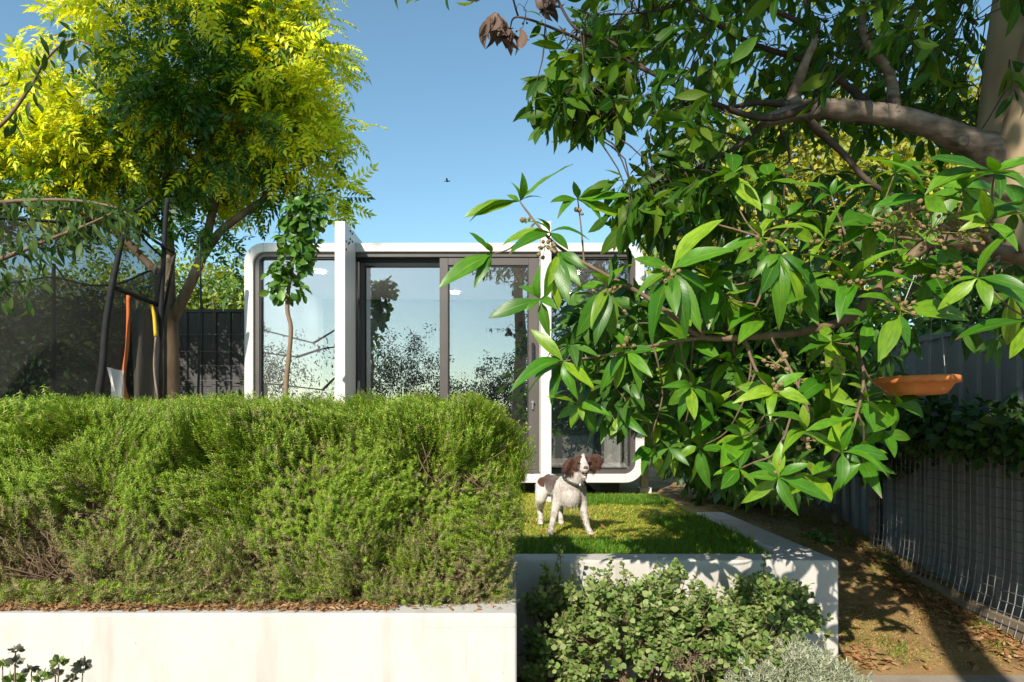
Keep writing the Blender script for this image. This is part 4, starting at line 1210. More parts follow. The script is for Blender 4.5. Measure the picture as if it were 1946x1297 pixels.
# dried seed stalk between the shrubs
ds = thing('dried_flower_stalk', 'dried brown flower stalks standing among the round leaves', 'plant', (1.0, 2.8, .07))
st_, P_ = [], []
for k in range(7):
    b0 = P(1315 + r.normal(0, 22), 1300, 2.75); t = P(1310 + r.normal(0, 26), 1250 + r.normal(0, 14), 2.75)
    st_.append(tube([np.array([b0[0], 2.78, .05]), (b0 + t) / 2, t], [.003, .0025, .002], 5, 8))
    P_ += [t + r.normal(0, .012, 3) for _ in range(22)]
V, F = join(st_); obj('stems', V, F, M['twig'], ds, smooth=True)
P_ = np.array(P_)
V, F, UV = scatter(LITTER, r.integers(0, 3, len(P_)), P_, frames(rand_dirs(len(P_), r), rand_dirs(len(P_), r)), r.uniform(.012, .022, len(P_)))
tag(obj('seed_heads', V, F, M['dead'], ds, UV), kind='stuff')

# small plant with dark flower heads at the lower left
fp = thing('flowering_plant', 'small plant with dark round flower heads before the white wall at lower left', 'plant', (-1.6, 2.1, .05))
heads = [(30, 1237, .018, 0), (62, 1262, .0, 1), (28, 1262, .022, 0), (158, 1270, .026, 0), (60, 1275, .020, 0), (112, 1262, .024, 1), (105, 1282, .020, 0), (135, 1292, .018, 0), (5, 1266, .02, 1), (-30, 1255, .022, 0), (80, 1290, .025, 1), (25, 1296, .03, 1)]
st_, hv, hu_ = [], [], []
r = np.random.default_rng(81)
PD, DD, SS, KK = [], [], [], []
for px, py, rad, green in heads:
    if rad == 0: continue
    Yh = 2.1 + r.uniform(-.1, .1)
    t = P(px, py, Yh)
    st_.append(tube([(t[0] + r.normal(0, .02), Yh, .03), (t[0] + r.normal(0, .01), Yh, t[2] * .5), t], [.003, .0025, .002], 5, 10))
    for k in range(30):
        dd = rand_dirs(1, r)[0]; dd[2] = abs(dd[2]) * .7 - .2 * (k % 3 == 0); dd = nrm(dd)
        PD.append(t + dd * rad * .25); DD.append(dd); SS.append(rad * r.uniform(.7, 1.25)); KK.append(green)
V, F = join(st_); obj('stems', V, F, M['twig'], fp, smooth=True)
PD, DD, SS, KK = np.array(PD), np.array(DD), np.array(SS), np.array(KK)
for g_, mt, nm in ((0, M['flower'], 'flower_heads'), (1, M['correa'], 'leaf_rosettes')):
    s_ = KK == g_
    V, F, UV = scatter(ROUND, r.integers(0, 3, s_.sum()), PD[s_], frames(DD[s_], rand_dirs(s_.sum(), r)), SS[s_])
    tag(obj(nm, V, F, mt, fp, UV), kind='stuff')

# ================================================================== GENERIC CROWNS
def clumped(blobs, nclump, per, crad, rng, shell=.55):
    """leaf positions in clumps spread through ellipsoids; returns pos, outward dir, clump id"""
    vol = np.array([b[1][0] * b[1][1] * b[1][2] for b in blobs]) ** .75
    k = rng.choice(len(blobs), nclump, p=vol / vol.sum())
    C = np.array([b[0] for b in blobs])[k]; R = np.array([b[1] for b in blobs])[k]
    u = rand_dirs(nclump, rng)
    rr = rng.uniform(shell ** 3, 1, nclump) ** (1 / 3)
    rr = np.where(rng.uniform(size=nclump) < .2, rng.uniform(.2, .7, nclump), rr)
    cc = C + u * R * (rr * (1 + .18 * rng.normal(size=nclump)))[:, None]
    off = rand_dirs(nclump * per, rng) * (rng.uniform(0, 1, nclump * per) ** .4 * crad)[:, None]
    idx = np.repeat(np.arange(nclump), per)
    return cc[idx] + off, nrm(u[idx] + .8 * nrm(off)), idx, cc, u
def B(px, py, Y, rx, ry=None, rz=None): return (P(px, py, Y), (rx, ry or rx, rz or rx))
SMALL = [leaf_tpl(.5, 2, .2, .2, .05), leaf_tpl(.42, 2, .3, .25, .05), leaf_tpl(.55, 2, -.1, .15, .05)]
def bush(name, label, cat, base, blobs, nclump, per, crad, size, mat, seed, group=None, parts=0, bark=None, trunk_r=.05, tpls=SMALL, shell=.55, crown='crown', limbs=True):
    r = np.random.default_rng(seed)
    o = thing(name, label, cat, base, group)
    pos, dr, idx, cc, u = clumped(blobs, nclump, per, crad, r, shell)
    d = nrm(dr * .7 + r.normal(0, .5, pos.shape) + np.array([0, 0, -.25]))
    up = nrm(dr + np.array([0, 0, .5]) + r.normal(0, .5, pos.shape))
    foliage(o, tpls, pos, frames(d, up), size * r.uniform(.7, 1.25, len(pos)), mat, parts, mass_name=crown, rng=r)
    main = np.mean([b[0] for b in blobs], 0)
    if not limbs: return o
    bs = []
    b0 = np.array(base, float)
    for k in range(min(26, nclump)):
        q = cc[r.integers(0, nclump)]
        mid = b0 * .45 + q * .55 + r.normal(0, .08, 3); mid[2] = b0[2] + (q[2] - b0[2]) * .45
        bs.append(tube([b0 + np.array([r.normal(0, .02), r.normal(0, .02), -.05]), b0 + (main - b0) * .25, mid, q], [trunk_r * .6, trunk_r * .45, trunk_r * .25, .005], 6, 10))
    V, F = join(bs); obj('branches', V, F, M[bark or 'twig_dark'], o, smooth=True)
    return o

# ================================================================== GOLDEN TREE
gt = thing('golden_tree', 'tall tree with golden-yellow feathery leaves and forked brown trunk at left', 'tree', (-3.78, 7.5, LAWN))
TY = 7.5
limbs = [([(325, 790), (325, 690), (323, 590)], [.092, .086, .080]),
         ([(323, 605), (322, 540), (321, 450), (318, 360), (330, 280), (350, 180), (370, 60)], [.068, .062, .054, .048, .040, .03, .015]),
         ([(325, 612), (352, 560), (384, 490), (396, 440), (408, 390), (440, 300), (462, 235), (480, 150), (500, 40)], [.066, .058, .052, .048, .044, .036, .03, .022, .01]),
         ([(384, 490), (420, 440), (465, 405), (500, 380), (520, 355), (570, 320), (620, 280)], [.046, .044, .038, .034, .028, .02, .01]),
         ([(408, 390), (395, 350), (375, 320), (358, 296), (330, 240)], [.03, .026, .022, .02, .01]),
         ([(410, 385), (450, 352), (500, 315), (545, 270), (580, 220)], [.022, .02, .017, .013, .008]),
         ([(440, 300), (428, 265), (423, 232), (410, 180)], [.016, .014, .012, .008]),
         ([(445, 290), (470, 260), (490, 235), (540, 170)], [.016, .013, .011, .007]),
         ([(322, 545), (280, 500), (240, 460), (200, 430), (120, 380), (40, 340)], [.045, .042, .038, .034, .024, .012]),
         ([(321, 450), (270, 380), (200, 300), (120, 230)], [.03, .025, .018, .01])]
for k, (pts, rad) in enumerate(limbs):
    dy = [0, .12, -.08, -.2, -.1, -.15, .1, -.2, -.1, .2][k]
    W = np.array([P(x, y, TY + dy * (i / max(1, len(pts) - 1)) * (1 if k else 0)) for i, (x, y) in enumerate(pts)])
    if k == 0: W[0, 2] = LAWN - .05
    V, F = tube(W, rad, 12, max(8, 5 * len(pts)), .05); obj('trunk' if k == 0 else 'branch', V, F, M['bark_gold'], gt, smooth=True)
def pinnate(npair, ll, lw, seed, L=1.0):
    r = np.random.default_rng(seed); V, F, UV = [], [], []
    def leaflet(p, d, s):
        n = nrm(np.cross(d, [0, 1, .01]) if abs(d[1]) < .95 else np.array([0, 0, 1.])); sd = nrm(np.cross(d, [0, 0, 1])) * lw * s
        k = len(V)
        dz = np.array([0, 0, -.12 * s * ll * 4])
        V.extend([p, p + d * ll * s * .45 + sd, p + d * ll * s + dz * .5, p + d * ll * s * .45 - sd])
        UV.extend([(.5, 0), (1, .5), (.5, 1), (0, .5)]); F.append([k, k + 1, k + 2, k + 3])
    for i in range(npair):
        t = .18 + .75 * i / (npair - 1)
        y = L * t * (1 - .2 * t); z = -.30 * t * t
        for s in (-1, 1):
            d = nrm(np.array([s, .55 + r.uniform(-.1, .15), r.uniform(-.35, .05)]))
            leaflet(np.array([0, y, z]), d, r.uniform(.8, 1.15) * (1.05 - .4 * t))
    leaflet(np.array([0, L * .76, -.28]), nrm(np.array([0, 1, -.5])), .9)
    k = len(V); V.extend([[-.008, 0, 0], [.008, 0, 0], [.006, .76, -.28], [-.006, .76, -.28]]); UV.extend([(.5, .1)] * 4); F.append([k, k + 1, k + 2, k + 3])
    return np.array(V, float), np.array(F), np.array(UV, float)
PIN = [pinnate(6, .26, .058, 1), pinnate(7, .24, .052, 2), pinnate(5, .30, .065, 3)]
blobs = [B(392, 100, 7.5, 1.22, 1.2, 1.15), B(565, 270, 7.4, .5, .7, .55), B(330, 270, 7.4, .80, .9, .6), B(430, 230, 7.3, .9, 1.0, .55), B(100, 300, 7.7, .80, .9, .5), B(30, 360, 7.6, .75, .8, .5),
         B(200, 330, 7.5, .65, .7, .42), B(170, 230, 7.6, .6, .7, .45), B(40, 250, 7.6, .7, .7, .45), B(400, -90, 7.5, 1.0, 1.1, .8), B(520, 140, 7.5, .5, .7, .6), B(600, 350, 7.4, .30, .35, .22), B(-120, 330, 7.8, .9, .9, .7)]
r = np.random.default_rng(91)
pos, dr, idx, cc, u = clumped(blobs, 540, 13, .19, r, .6)
extra = [(450, 480, .10, 12), (445, 520, .08, 8), (400, 430, .13, 12), (375, 445, .10, 8), (540, 385, .12, 14), (480, 395, .08, 6), (310, 405, .12, 12), (650, 385, .07, 8), (340, 430, .08, 6), (240, 385, .14, 16)]
for px, py, cr, k in extra:
    c = P(px, py, 7.3); o_ = rand_dirs(k, r) * cr * r.uniform(.2, 1, k)[:, None]
    pos = np.vstack([pos, c + o_]); dr = np.vstack([dr, nrm(o_)]); idx = np.concatenate([idx, np.full(k, idx.max() + 1)])
n = len(pos)
d = nrm(dr * .8 + r.normal(0, .35, (n, 3)) + np.array([0, 0, -.15]))
up = nrm(np.array([-.15, -.75, .55]) + dr * .4 + r.normal(0, .4, (n, 3)))
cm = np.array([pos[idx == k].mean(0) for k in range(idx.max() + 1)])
age_shade = (fbm(cm, .8, 12.0) * 1.6 + (cm[:, 2] - 4.7) * .45 + np.clip(-4.0 - cm[:, 0], 0, 1) * .7 + r.normal(size=len(cm)) * .3)[idx] + r.normal(size=n) * .3  # leaf age mixed with painted shade: lit top and left, darker lower crown
young = age_shade > -.22
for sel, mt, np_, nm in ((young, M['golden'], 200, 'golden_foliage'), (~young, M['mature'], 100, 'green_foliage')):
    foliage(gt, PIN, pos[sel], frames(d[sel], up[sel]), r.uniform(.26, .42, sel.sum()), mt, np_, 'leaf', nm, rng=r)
tw = []
for k in r.choice(len(cc), 240, replace=False):
    q = cc[k]; b0 = q - u[k] * r.uniform(.25, .5) - np.array([0, 0, .18])
    tw.append(tube([b0, (b0 + q) / 2 + r.normal(0, .02, 3), q], [.009, .006, .003], 5, 5))
V, F = join(tw); tag(obj('twigs', V, F, M['bark_gold'], gt, smooth=True), kind='stuff')

# ================================================================== SAPLING
sp_ = thing('sapling', 'slender young tree with a narrow column of glossy leaves in front of the pod', 'tree', tuple(P(543, 760, 5.6) * np.array([1, 1, 0]) + np.array([0, 0, LAWN])))
W = np.array([P(x, y, 5.6) for x, y in ((543, 980), (543, 758), (548, 690), (553, 625), (546, 583), (556, 500), (572, 440), (585, 385))]); W[0, 2] = LAWN - .03
V, F = tube(W, [.022, .021, .019, .018, .018, .014, .010, .005], 10, 40, .06); obj('trunk', V, F, M['bark_gold'], sp_, smooth=True)
r = np.random.default_rng(101)
OV = [leaf_tpl(.62, 5, .22, .22, .14, shape=.9), leaf_tpl(.7, 5, .35, .18, .14, shape=.9), leaf_tpl(.56, 5, .1, .3, .14)]
PP, DD = [], []
for px, py, rx, ry, k in ((545, 548, 40, 28, 60), (535, 515, 28, 22, 30), (560, 500, 36, 30, 62), (580, 470, 28, 28, 44), (555, 455, 30, 26, 46), (583, 430, 34, 30, 66), (572, 400, 34, 26, 62), (592, 385, 30, 18, 44), (553, 425, 22, 18, 24), (600, 410, 26, 20, 30)):
    c = P(px, py, 5.6)
    o_ = rand_dirs(k, r) * (r.uniform(.45, 1, k))[:, None] * np.array([rx, (rx + ry) / 2, ry]) * 5.6 / FPX
    PP.append(c + o_); DD.append(nrm(o_ + np.array([0, 0, -.02])))
PP, DD = np.vstack(PP), np.vstack(DD)
d = nrm(DD * .7 + r.normal(0, .4, DD.shape) + np.array([0, -.1, -.35])); up = nrm(DD + np.array([0, -.3, .5]) + r.normal(0, .35, DD.shape))
foliage(sp_, OV, PP - d * .02, frames(d, up), r.uniform(.075, .115, len(PP)), M['sapling'], 300, rng=r)
tw = [tube([W[4] + (W[7] - W[4]) * f, PP[k]], [.004, .002], 5, 3) for k, f in zip(r.choice(len(PP), 60), r.uniform(0, 1, 60)) if abs((W[4] + (W[7] - W[4]) * f)[2] - PP[k][2]) < .2]
V, F = join(tw); tag(obj('twigs', V, F, M['twig'], sp_, smooth=True), kind='stuff')

# ================================================================== TREES AND SHRUBS BEHIND
bk = [(-8.6, 505, 'first clipped shrub behind the dark fence from the left edge, seen through the net'), (-7.3, 500, 'bushy hedge shrub beyond the trampoline net with pale twiggy top'),
      (-6.1, 482, 'tall hedge shrub rising between the two net poles behind the trampoline'), (-4.9, 492, 'sunlit hedge shrub directly behind the forked brown trunk'), (-3.9, 486, 'sunlit hedge shrub above the dark fence beside the pod')]
for k, (x, py, lab) in enumerate(bk):
    x *= 1.14; z = EYE + (CY - py) * 11.6 / FPX
    bush('hedge_shrub', lab, 'shrub', (x, 11.6, LAWN), [((x, 11.6, z - .75), (.85, .6, .72)), ((x + .3, 11.5, z - 1.4), (.8, .6, .8)), ((x - .2, 11.65, 2.0), (.8, .5, .8))], 540, 17, .2, .10, M['lilly'], 200 + k,
         'shrubs of the screening hedge behind the fence', 0, 'twig', .07)
for k, (x_, lab) in enumerate(((-7.9, 'dark leafy shrub seen through the net at the left picture edge'), (-6.6, 'dark leafy shrub behind the trampoline net left of the padded seam'), (-5.5, 'dark leafy shrub behind the orange sleeve of the trampoline'))):
    bush('dark_shrub', lab, 'shrub', (x_, 8.2, LAWN), [((x_, 8.2, 1.7), (.7, .4, .9)), ((x_ + .3, 8.25, 2.45), (.55, .4, .55))], 330, 12, .17, .10, M['shrub'], 220 + k, 'shrubs behind the trampoline', 0)
bush('dark_shrub', 'dense dark green shrub filling the space between pod and grey fence', 'shrub', (2.35, 6.9, .6), [((2.2, 6.7, 1.5), (.65, .6, .8)), ((2.6, 6.9, 2.2), (.65, .6, .7)), ((2.1, 6.9, 2.6), (.5, .5, .55)), ((1.95, 6.6, 1.15), (.35, .4, .35))], 800, 13, .2, .14, M['shrub'], 210, None, 150, tpls=SMALL)
bush('yellow_green_tree', 'sunny yellow-green tree far behind the pod roof corner', 'tree', (3.6, 13, -.03), [B(1300, 420, 12.8, .9, .9, 1.2), B(1400, 350, 12.6, 1.2, .9, 1.3), B(1330, 560, 12.8, .9, .9, 1.0), B(1500, 300, 12.6, 1.1, .9, 1.3)], 800, 15, .24, .15, M['lime'], 211, 'trees behind the side fence', 0, 'twig', .12)
bush('yellow_green_tree', 'yellow-leaved tree glowing through gaps beneath the thick pale limb', 'tree', (6.6, 12.5, -.03), [B(1560, 380, 12.2, 1.2, 1.0, 1.5), B(1700, 330, 12.2, 1.4, 1.0, 1.7), B(1850, 350, 12.0, 1.4, 1.0, 1.7), B(1640, 500, 12.0, 1.3, 1.0, 1.1), B(1950, 250, 12.0, 1.4, 1.0, 1.7)], 1100, 15, .26, .16, M['lime'], 212, 'trees behind the side fence', 0, 'twig', .12)
for k, (x_, y_, z_, lab) in enumerate(((5.2, 7.6, 2.3, 'shaded evergreen tree beyond the grey fence just right of the dark shrub'), (6.0, 5.6, 2.5, 'shaded evergreen tree beyond the grey fence at the right picture edge'))):
    bush('evergreen_tree', lab, 'tree', (x_, y_, -.03), [((x_, y_, z_), (1.0, 1.1, 1.0)), ((x_ + .3, y_ + .7, z_ + .5), (1.0, .9, .9)), ((x_ - .2, y_ - .6, z_ - .5), (.8, .9, 1.0))], 420, 13, .24, .13, M['shrub'], 230 + k, 'evergreen trees beyond the side fence', 0, trunk_r=.09)
bush('climbing_plant', 'dark leafy climber growing along the timber rail of the grey fence', 'climber', (3.15, 5.0, .2), [((3.12, 5.6, 1.35), (.16, .45, .17)), ((3.10, 4.9, 1.36), (.16, .45, .17)), ((3.12, 4.3, 1.34), (.16, .40, .16)), ((3.1, 3.9, 1.32), (.15, .3, .16)), ((3.05, 5.75, 1.15), (.16, .25, .2))], 210, 9, .12, .08, M['shrub'], 213, None, 120, tpls=OV, limbs=False)
bush('low_shrub', 'low dark shrub at the foot of the charcoal fence left of the pod', 'shrub', (-3.2, 8.3, LAWN), [((-3.2, 8.3, 1.3), (.32, .35, .55)), ((-3.45, 8.4, 1.05), (.3, .3, .4))], 90, 10, .13, .09, M['shrub'], 214, None, 0)
# young leaves at the foot of the fence post
bush('ground_plant', 'small bright green plant at the foot of the weathered fence post', 'plant', (2.62, 5.9, .30), [((2.62, 5.9, .36), (.13, .13, .09))], 30, 7, .06, .06, M['sapling'], 215, None, 0, tpls=OV)

# ================================================================== OVERHANGING TREE AT THE LEFT EDGE
lt = thing('drooping_leaf_tree', 'shaded branches of a tree with long drooping leaves at the left edge', 'tree', (-5.2, 3.2, LAWN))
V, F = tube([(-5.2, 3.2, LAWN - .05), (-5.15, 3.2, 1.6), (-4.9, 3.3, 2.6), (-4.5, 3.4, 3.6)], [.09, .08, .06, .04], 10, 20, .05); obj('trunk', V, F, M['bark_gold'], lt, smooth=True)
brs = [([(-190, 600), (-60, 520), (40, 478), (95, 455), (165, 428), (225, 400)], 3.4, [.022, .014, .011, .009, .006, .003]), ([(-250, 430), (-60, 392), (100, 380), (210, 392), (262, 420)], 3.6, [.022, .013, .009, .006, .003]),
       ([(-200, 330), (-20, 255), (55, 170), (85, 118), (130, 78), (175, 85)], 3.5, [.02, .010, .008, .006, .005, .003])]
r = np.random.default_rng(121)
anchors = []
for pts, Y, rad in brs:
    W = np.array([P(x, y, Y + .1 * math.sin(i)) for i, (x, y) in enumerate(pts)])
    V, F = tube(W, rad, 8, 30, .04); obj('branch', V, F, M['twig'], lt, smooth=True); anchors.append(catmull(W, 60))
V, F = tube([(-5.05, 3.25, 2.0), (-4.1, 3.3, 2.05), anchors[0][0]], [.014, .012, .012], 8, 10); obj('branch', V, F, M['twig'], lt, smooth=True)
V, F = tube([(-4.95, 3.28, 2.4), (-4.3, 3.5, 2.55), anchors[1][0]], [.014, .012, .012], 8, 10); obj('branch', V, F, M['twig'], lt, smooth=True)
V, F = tube([(-4.7, 3.36, 3.1), (-4.0, 3.45, 2.9), anchors[2][0]], [.014, .012, .012], 8, 10); obj('branch', V, F, M['twig'], lt, smooth=True)
LAN = [leaf_tpl(.26, 5, .35, .3, .1, shape=.8), leaf_tpl(.24, 5, .5, .35, .1, shape=.8), leaf_tpl(.3, 5, .2, .2, .1, .01, .8)]
poly = [(-120, 350), (60, 372), (200, 372), (268, 420), (255, 450), (170, 462), (105, 500), (60, 585), (0, 590), (-120, 600)]
a1 = sample_region(poly, 260, 3.2, 4.0, r)
a2 = np.vstack([anchors[0][r.integers(12, 60, 90)], anchors[1][r.integers(10, 60, 90)]]) + r.normal(0, .04, (180, 3))
a3 = anchors[2][r.integers(14, 60, 70)] + r.normal(0, .05, (70, 3)) + np.array([0, 0, -.03])
pos = np.vstack([a1, a2, a3]); n = len(pos)
d = nrm(np.array([.25, -.05, -1.0]) + r.normal(0, .5, (n, 3)))
foliage(lt, LAN, pos, frames(d, rand_dirs(n, r, (0, -.5, .4), .8)), r.uniform(.06, .10, n), M['peach'], 300, rng=r)

# ================================================================== PALE-TRUNKED TREE OVERHEAD
ot = thing('overhanging_tree', 'large tree with smooth pale trunk and dark canopy at upper right', 'tree', (3.12, 2.45, .05))
W = np.array([(3.12, 2.45, -.02), (3.02, 2.6, .9), (2.72, 2.85, 1.5), P(2035, 560, 3.0), P(1968, 360, 3.05), P(1958, 240, 3.07), P(1966, 60, 3.1), P(1975, -120, 3.15), P(1960, -420, 3.2)])
V, F = tube(W, [.21, .20, .19, .18, .20, .205, .18, .165, .13], 22, 48, .012); obj('trunk', V, F, M['bark_pale'], ot, smooth=True)
V, F = tube([P(1960, 380, 2.98), P(1975, 260, 2.95), P(2010, 100, 2.9), P(2060, -80, 2.85), P(2120, -400, 2.7)], [.14, .150, .14, .13, .11], 18, 28, .012); obj('branch', V, F, M['bark_pale'], ot, smooth=True)
limb_pts = np.array([P(1905, 300, 3.03), P(1840, 272, 3.0), P(1775, 243, 2.97), P(1700, 222, 2.92), P(1620, 212, 2.9), P(1555, 208, 2.9), P(1510, 214, 2.9), P(1452, 232, 2.9)])
V, F = tube(limb_pts, [.095, .060, .048, .045, .044, .042, .040, .024], 16, 60, .10); obj('branch', V, F, M['bark_grey'], ot, smooth=True)
V, F = lathe([(0, -.012), (.018, -.010), (.024, -.004), (.016, .003), (.010, -.002), (0, -.001)], 14)
c = P(1832, 268, 2.90); V = np.stack([V[:, 0] + c[0], c[1] - V[:, 2], V[:, 1] + c[2]], 1); obj('branch_scar', V, F, M['bark_grey'], ot, smooth=True)
subs = [([(1512, 212), (1508, 185), (1530, 120), (1548, 70), (1530, 0), (1500, -120)], 2.9, [.045, .030, .018, .013, .010, .006]),
        ([(1500, 200), (1440, 196), (1390, 205), (1330, 216), (1250, 224)], 2.9, [.018, .011, .009, .006, .002]),
        ([(1540, 205), (1450, 225), (1340, 190), (1230, 135), (1130, 90), (1070, 62), (985, 33), (968, 58)], 2.75, [.018, .013, .011, .009, .007, .006, .004, .002]),
        ([(1230, 135), (1160, 80), (1100, 60), (1062, 5), (1040, -60)], 2.75, [.008, .007, .006, .005, .004]),
        ([(1540, 235), (1600, 290), (1650, 345), (1720, 385), (1790, 430), (1850, 440)], 2.85, [.02, .014, .012, .010, .008, .006]),
        ([(1555, 60), (1450, 10), (1380, -20), (1250, 20), (1120, 30)], 2.85, [.012, .010, .008, .006, .003]),
        ([(1700, 222), (1690, 140), (1640, 60), (1650, -80)], 2.9, [.03, .02, .015, .01]),
        ([(1680, 222), (1560, 130), (1420, 80), (1330, 20), (1270, -60)], 3.1, [.02, .014, .012, .009, .006]),
        ([(1452, 232), (1400, 280), (1340, 310), (1280, 350), (1225, 362)], 2.85, [.012, .009, .007, .005, .003]),
        ([(1480, 240), (1500, 300), (1490, 370), (1500, 420)], 2.9, [.006, .005, .004, .002]),
        ([(1255, 222), (1190, 215), (1160, 240), (1135, 262)], 2.7, [.004, .003, .0025, .0015])]
sub_c = []
for pts, rad in (([(2.35, 3.1, 3.9), (1.8, 2.2, 4.4), (1.0, 1.3, 4.7), (.2, 1.0, 5.1)], [.07, .05, .035, .015]), ([(1.8, 2.2, 4.4), (2.0, 1.6, 4.5), (1.6, 1.2, 4.9)], [.04, .025, .01]), ([(1.0, 1.3, 4.7), (.2, 1.6, 5.0), (-.5, 1.7, 5.3)], [.03, .02, .008])):
    V, F = tube(pts, rad, 8, 20, .05); obj('branch', V, F, M['bark_grey'], ot, smooth=True); sub_c.append(catmull(np.array(pts), 30))
for pts, Y, rad in subs:
    W = np.array([P(x, y, Y + .06 * math.sin(i * 1.9)) for i, (x, y) in enumerate(pts)])
    V, F = tube(W, rad, 8, 8 * len(pts), .06); obj('branch', V, F, M['twig_dark'] if rad[0] < .03 else M['bark_grey'], ot, smooth=True); sub_c.append(catmull(W, 40))
anchor = np.vstack(sub_c + [catmull(limb_pts, 40)])
CAN = [leaf_tpl(.28, 5, .25, .25, .1, shape=.8), leaf_tpl(.24, 5, .4, .3, .1, shape=.8), leaf_tpl(.33, 5, .1, .2, .1, .008, .8)]
polyA = [(1010, 165), (1065, 95), (1110, 40), (1140, -60), (1160, -420), (2300, -520), (2300, 240), (1860, 250), (1800, 300), (1700, 250), (1480, 290), (1430, 340), (1330, 300), (1290, 335), (1205, 335), (1255, 262), (1180, 232), (1120, 205), (1030, 212)]
r = np.random.default_rng(131)
cl = np.vstack([sample_region(polyA, 680, 2.45, 4.2, r),
                sample_region([(1005, 150), (1060, 90), (1120, 70), (1200, 120), (1180, 215), (1100, 205), (1075, 225)], 45, 2.6, 2.9, r),
                sample_region([(1185, 330), (1240, 320), (1330, 310), (1420, 340), (1400, 420), (1310, 380), (1235, 420), (1215, 455), (1195, 380)], 46, 2.5, 2.9, r),
                sample_region([(1480, 60), (1860, 20), (1860, 240), (1500, 180)], 90, 3.3, 4.6, r)])
gap = in_poly(CX + FPX * cl[:, 0] / cl[:, 1], CY - FPX * (cl[:, 2] - EYE) / cl[:, 1], [(1470, 20), (1560, 0), (1570, 110), (1500, 140)])
cl = cl[~gap | (r.uniform(size=len(cl)) < .25)]
qx, qy = CX + FPX * cl[:, 0] / cl[:, 1], CY - FPX * (cl[:, 2] - EYE) / cl[:, 1]
hide = ((qx > 1800) & (qx < 2150) & (qy > -60) & (qy < 330) & (cl[:, 1] < 3.45)) | ((qx > 1440) & (qx < 1900) & (qy > 120) & (qy < 285) & (cl[:, 1] < 3.1))
cl = cl[~hide | (r.uniform(size=len(cl)) < .06)]
cl = np.vstack([cl, sample_region([(1090, 60), (1140, -100), (2300, -300), (2300, 200), (1860, 230), (1500, 260), (1330, 290), (1240, 280), (1200, 200)], 420, 4.0, 6.2, r)])
ov = []
for c_, R_, k_ in (((.3, 1.0, 4.9), (1.3, 1.0, .85), 330), ((1.2, 1.9, 4.5), (.8, .7, .5), 150), ((2.6, 3.4, 5.0), (1.0, .6, .5), 70), ((-.2, 1.6, 5.2), (.8, .7, .5), 90)):
    u_ = rand_dirs(k_, r) * (r.uniform(.1, 1, k_) ** .4)[:, None]; ov.append(np.array(c_) + u_ * np.array(R_))
cl = np.vstack([cl] + ov)
per = 7
idx = np.repeat(np.arange(len(cl)), per); n = len(idx)
axis = nrm(np.array([-.25, -.1, -.45]) + r.normal(0, .6, (len(cl), 3)))
f = np.tile((np.arange(per) + .5) / per, len(cl))
pos = cl[idx] + axis[idx] * (f * .16)[:, None] + r.normal(0, .012, (n, 3))
d = nrm(axis[idx] * .5 + np.array([0, 0, -.45]) + r.normal(0, .6, (n, 3)))
up = nrm(np.array([0, -.25, .6]) + r.normal(0, .6, (n, 3)))
foliage(ot, CAN, pos, frames(d, up), r.uniform(.085, .15, n), M['canopy'], 300, 'leaf', 'canopy', rng=r)
tw = []
for k in range(len(cl)):
    c0 = cl[k]; j = np.argmin(np.linalg.norm(anchor - c0, axis=1)); a0 = anchor[j]
    if np.linalg.norm(a0 - c0) > .45: a0 = c0 + nrm(a0 - c0) * .35
    mid = (a0 + c0) / 2 + r.normal(0, .025, 3) + np.array([0, 0, .02])
    tw.append(tube([a0, mid, c0, c0 + axis[k] * .16], [.0035, .003, .0022, .001], 4, 7))
V, F = join(tw); tag(obj('twigs', V, F, M['twig_dark'], ot, smooth=True), kind='stuff')
# bare hanging twiglets with black berries
tb, bb = [], []
for px, py in ((1095, 195), (1120, 200), (1150, 215), (1175, 225), (1110, 225), (1140, 190), (1130, 40), (1000, 20), (1235, 260), (1215, 345), (1250, 330), (1235, 380), (1270, 345), (1225, 415), (1520, 330), (1560, 360), (1480, 330)):
    c0 = P(px, py, 2.72)
    for q in range(5):
        e = c0 + nrm(r.normal(0, 1, 3) + np.array([.1, 0, -.5])) * r.uniform(.03, .12)
        tb.append(tube([c0, (c0 + e) / 2 + r.normal(0, .012, 3), e], [.0013, .0011, .0008], 4, 5)); bb.append(ell(e, (.0045, .0045, .0045), None, 7, 5))
V, F = join(tb); tag(obj('bare_twiglets', V, F, M['twig_dark'], ot, smooth=True), kind='stuff')
V, F = join(bb); tag(obj('berries', V, F, M['black_metal'], ot, smooth=True), kind='stuff')
# clusters of dead curled leaves
DEADL = [leaf_tpl(.36, 5, .5, .7, .1, .015, .8, .8), leaf_tpl(.42, 5, .3, .8, .1, .02, .8, -.7)]
pos, d, s = [], [], []
for px, py, Y, k, L in ((935, 32, 2.68, 7, .105), (955, 42, 2.7, 7, .10), (968, 55, 2.7, 6, .10), (945, 28, 2.7, 5, .09), (1040, -8, 2.75, 6, .10), (1030, 0, 2.75, 4, .07), (1130, 200, 2.72, 4, .07), (1122, 196, 2.72, 3, .05)):
    for q in range(k):
        pos.append(P(px + r.normal(0, 6), py + r.normal(0, 4), Y + r.normal(0, .02))); d.append(nrm(np.array([.12, 0, -1.0]) + r.normal(0, .22, 3))); s.append(L * r.uniform(.8, 1.2))
pos, d, s = np.array(pos), np.array(d), np.array(s)
foliage(ot, DEADL, pos, frames(d, rand_dirs(len(pos), r)), s, M['dead'], 60, 'dead_leaf', 'dead_leaves', rng=r)
hangs = tube([HANG, HANG + np.array([.03, .02, .12]), P(1790, 430, 2.85) + np.array([0, 0, .0])], [.0012, .0012, .0012], 4, 8)
V, F = hangs; obj('hanging_wire', V, F, M['twig_dark'], dish)
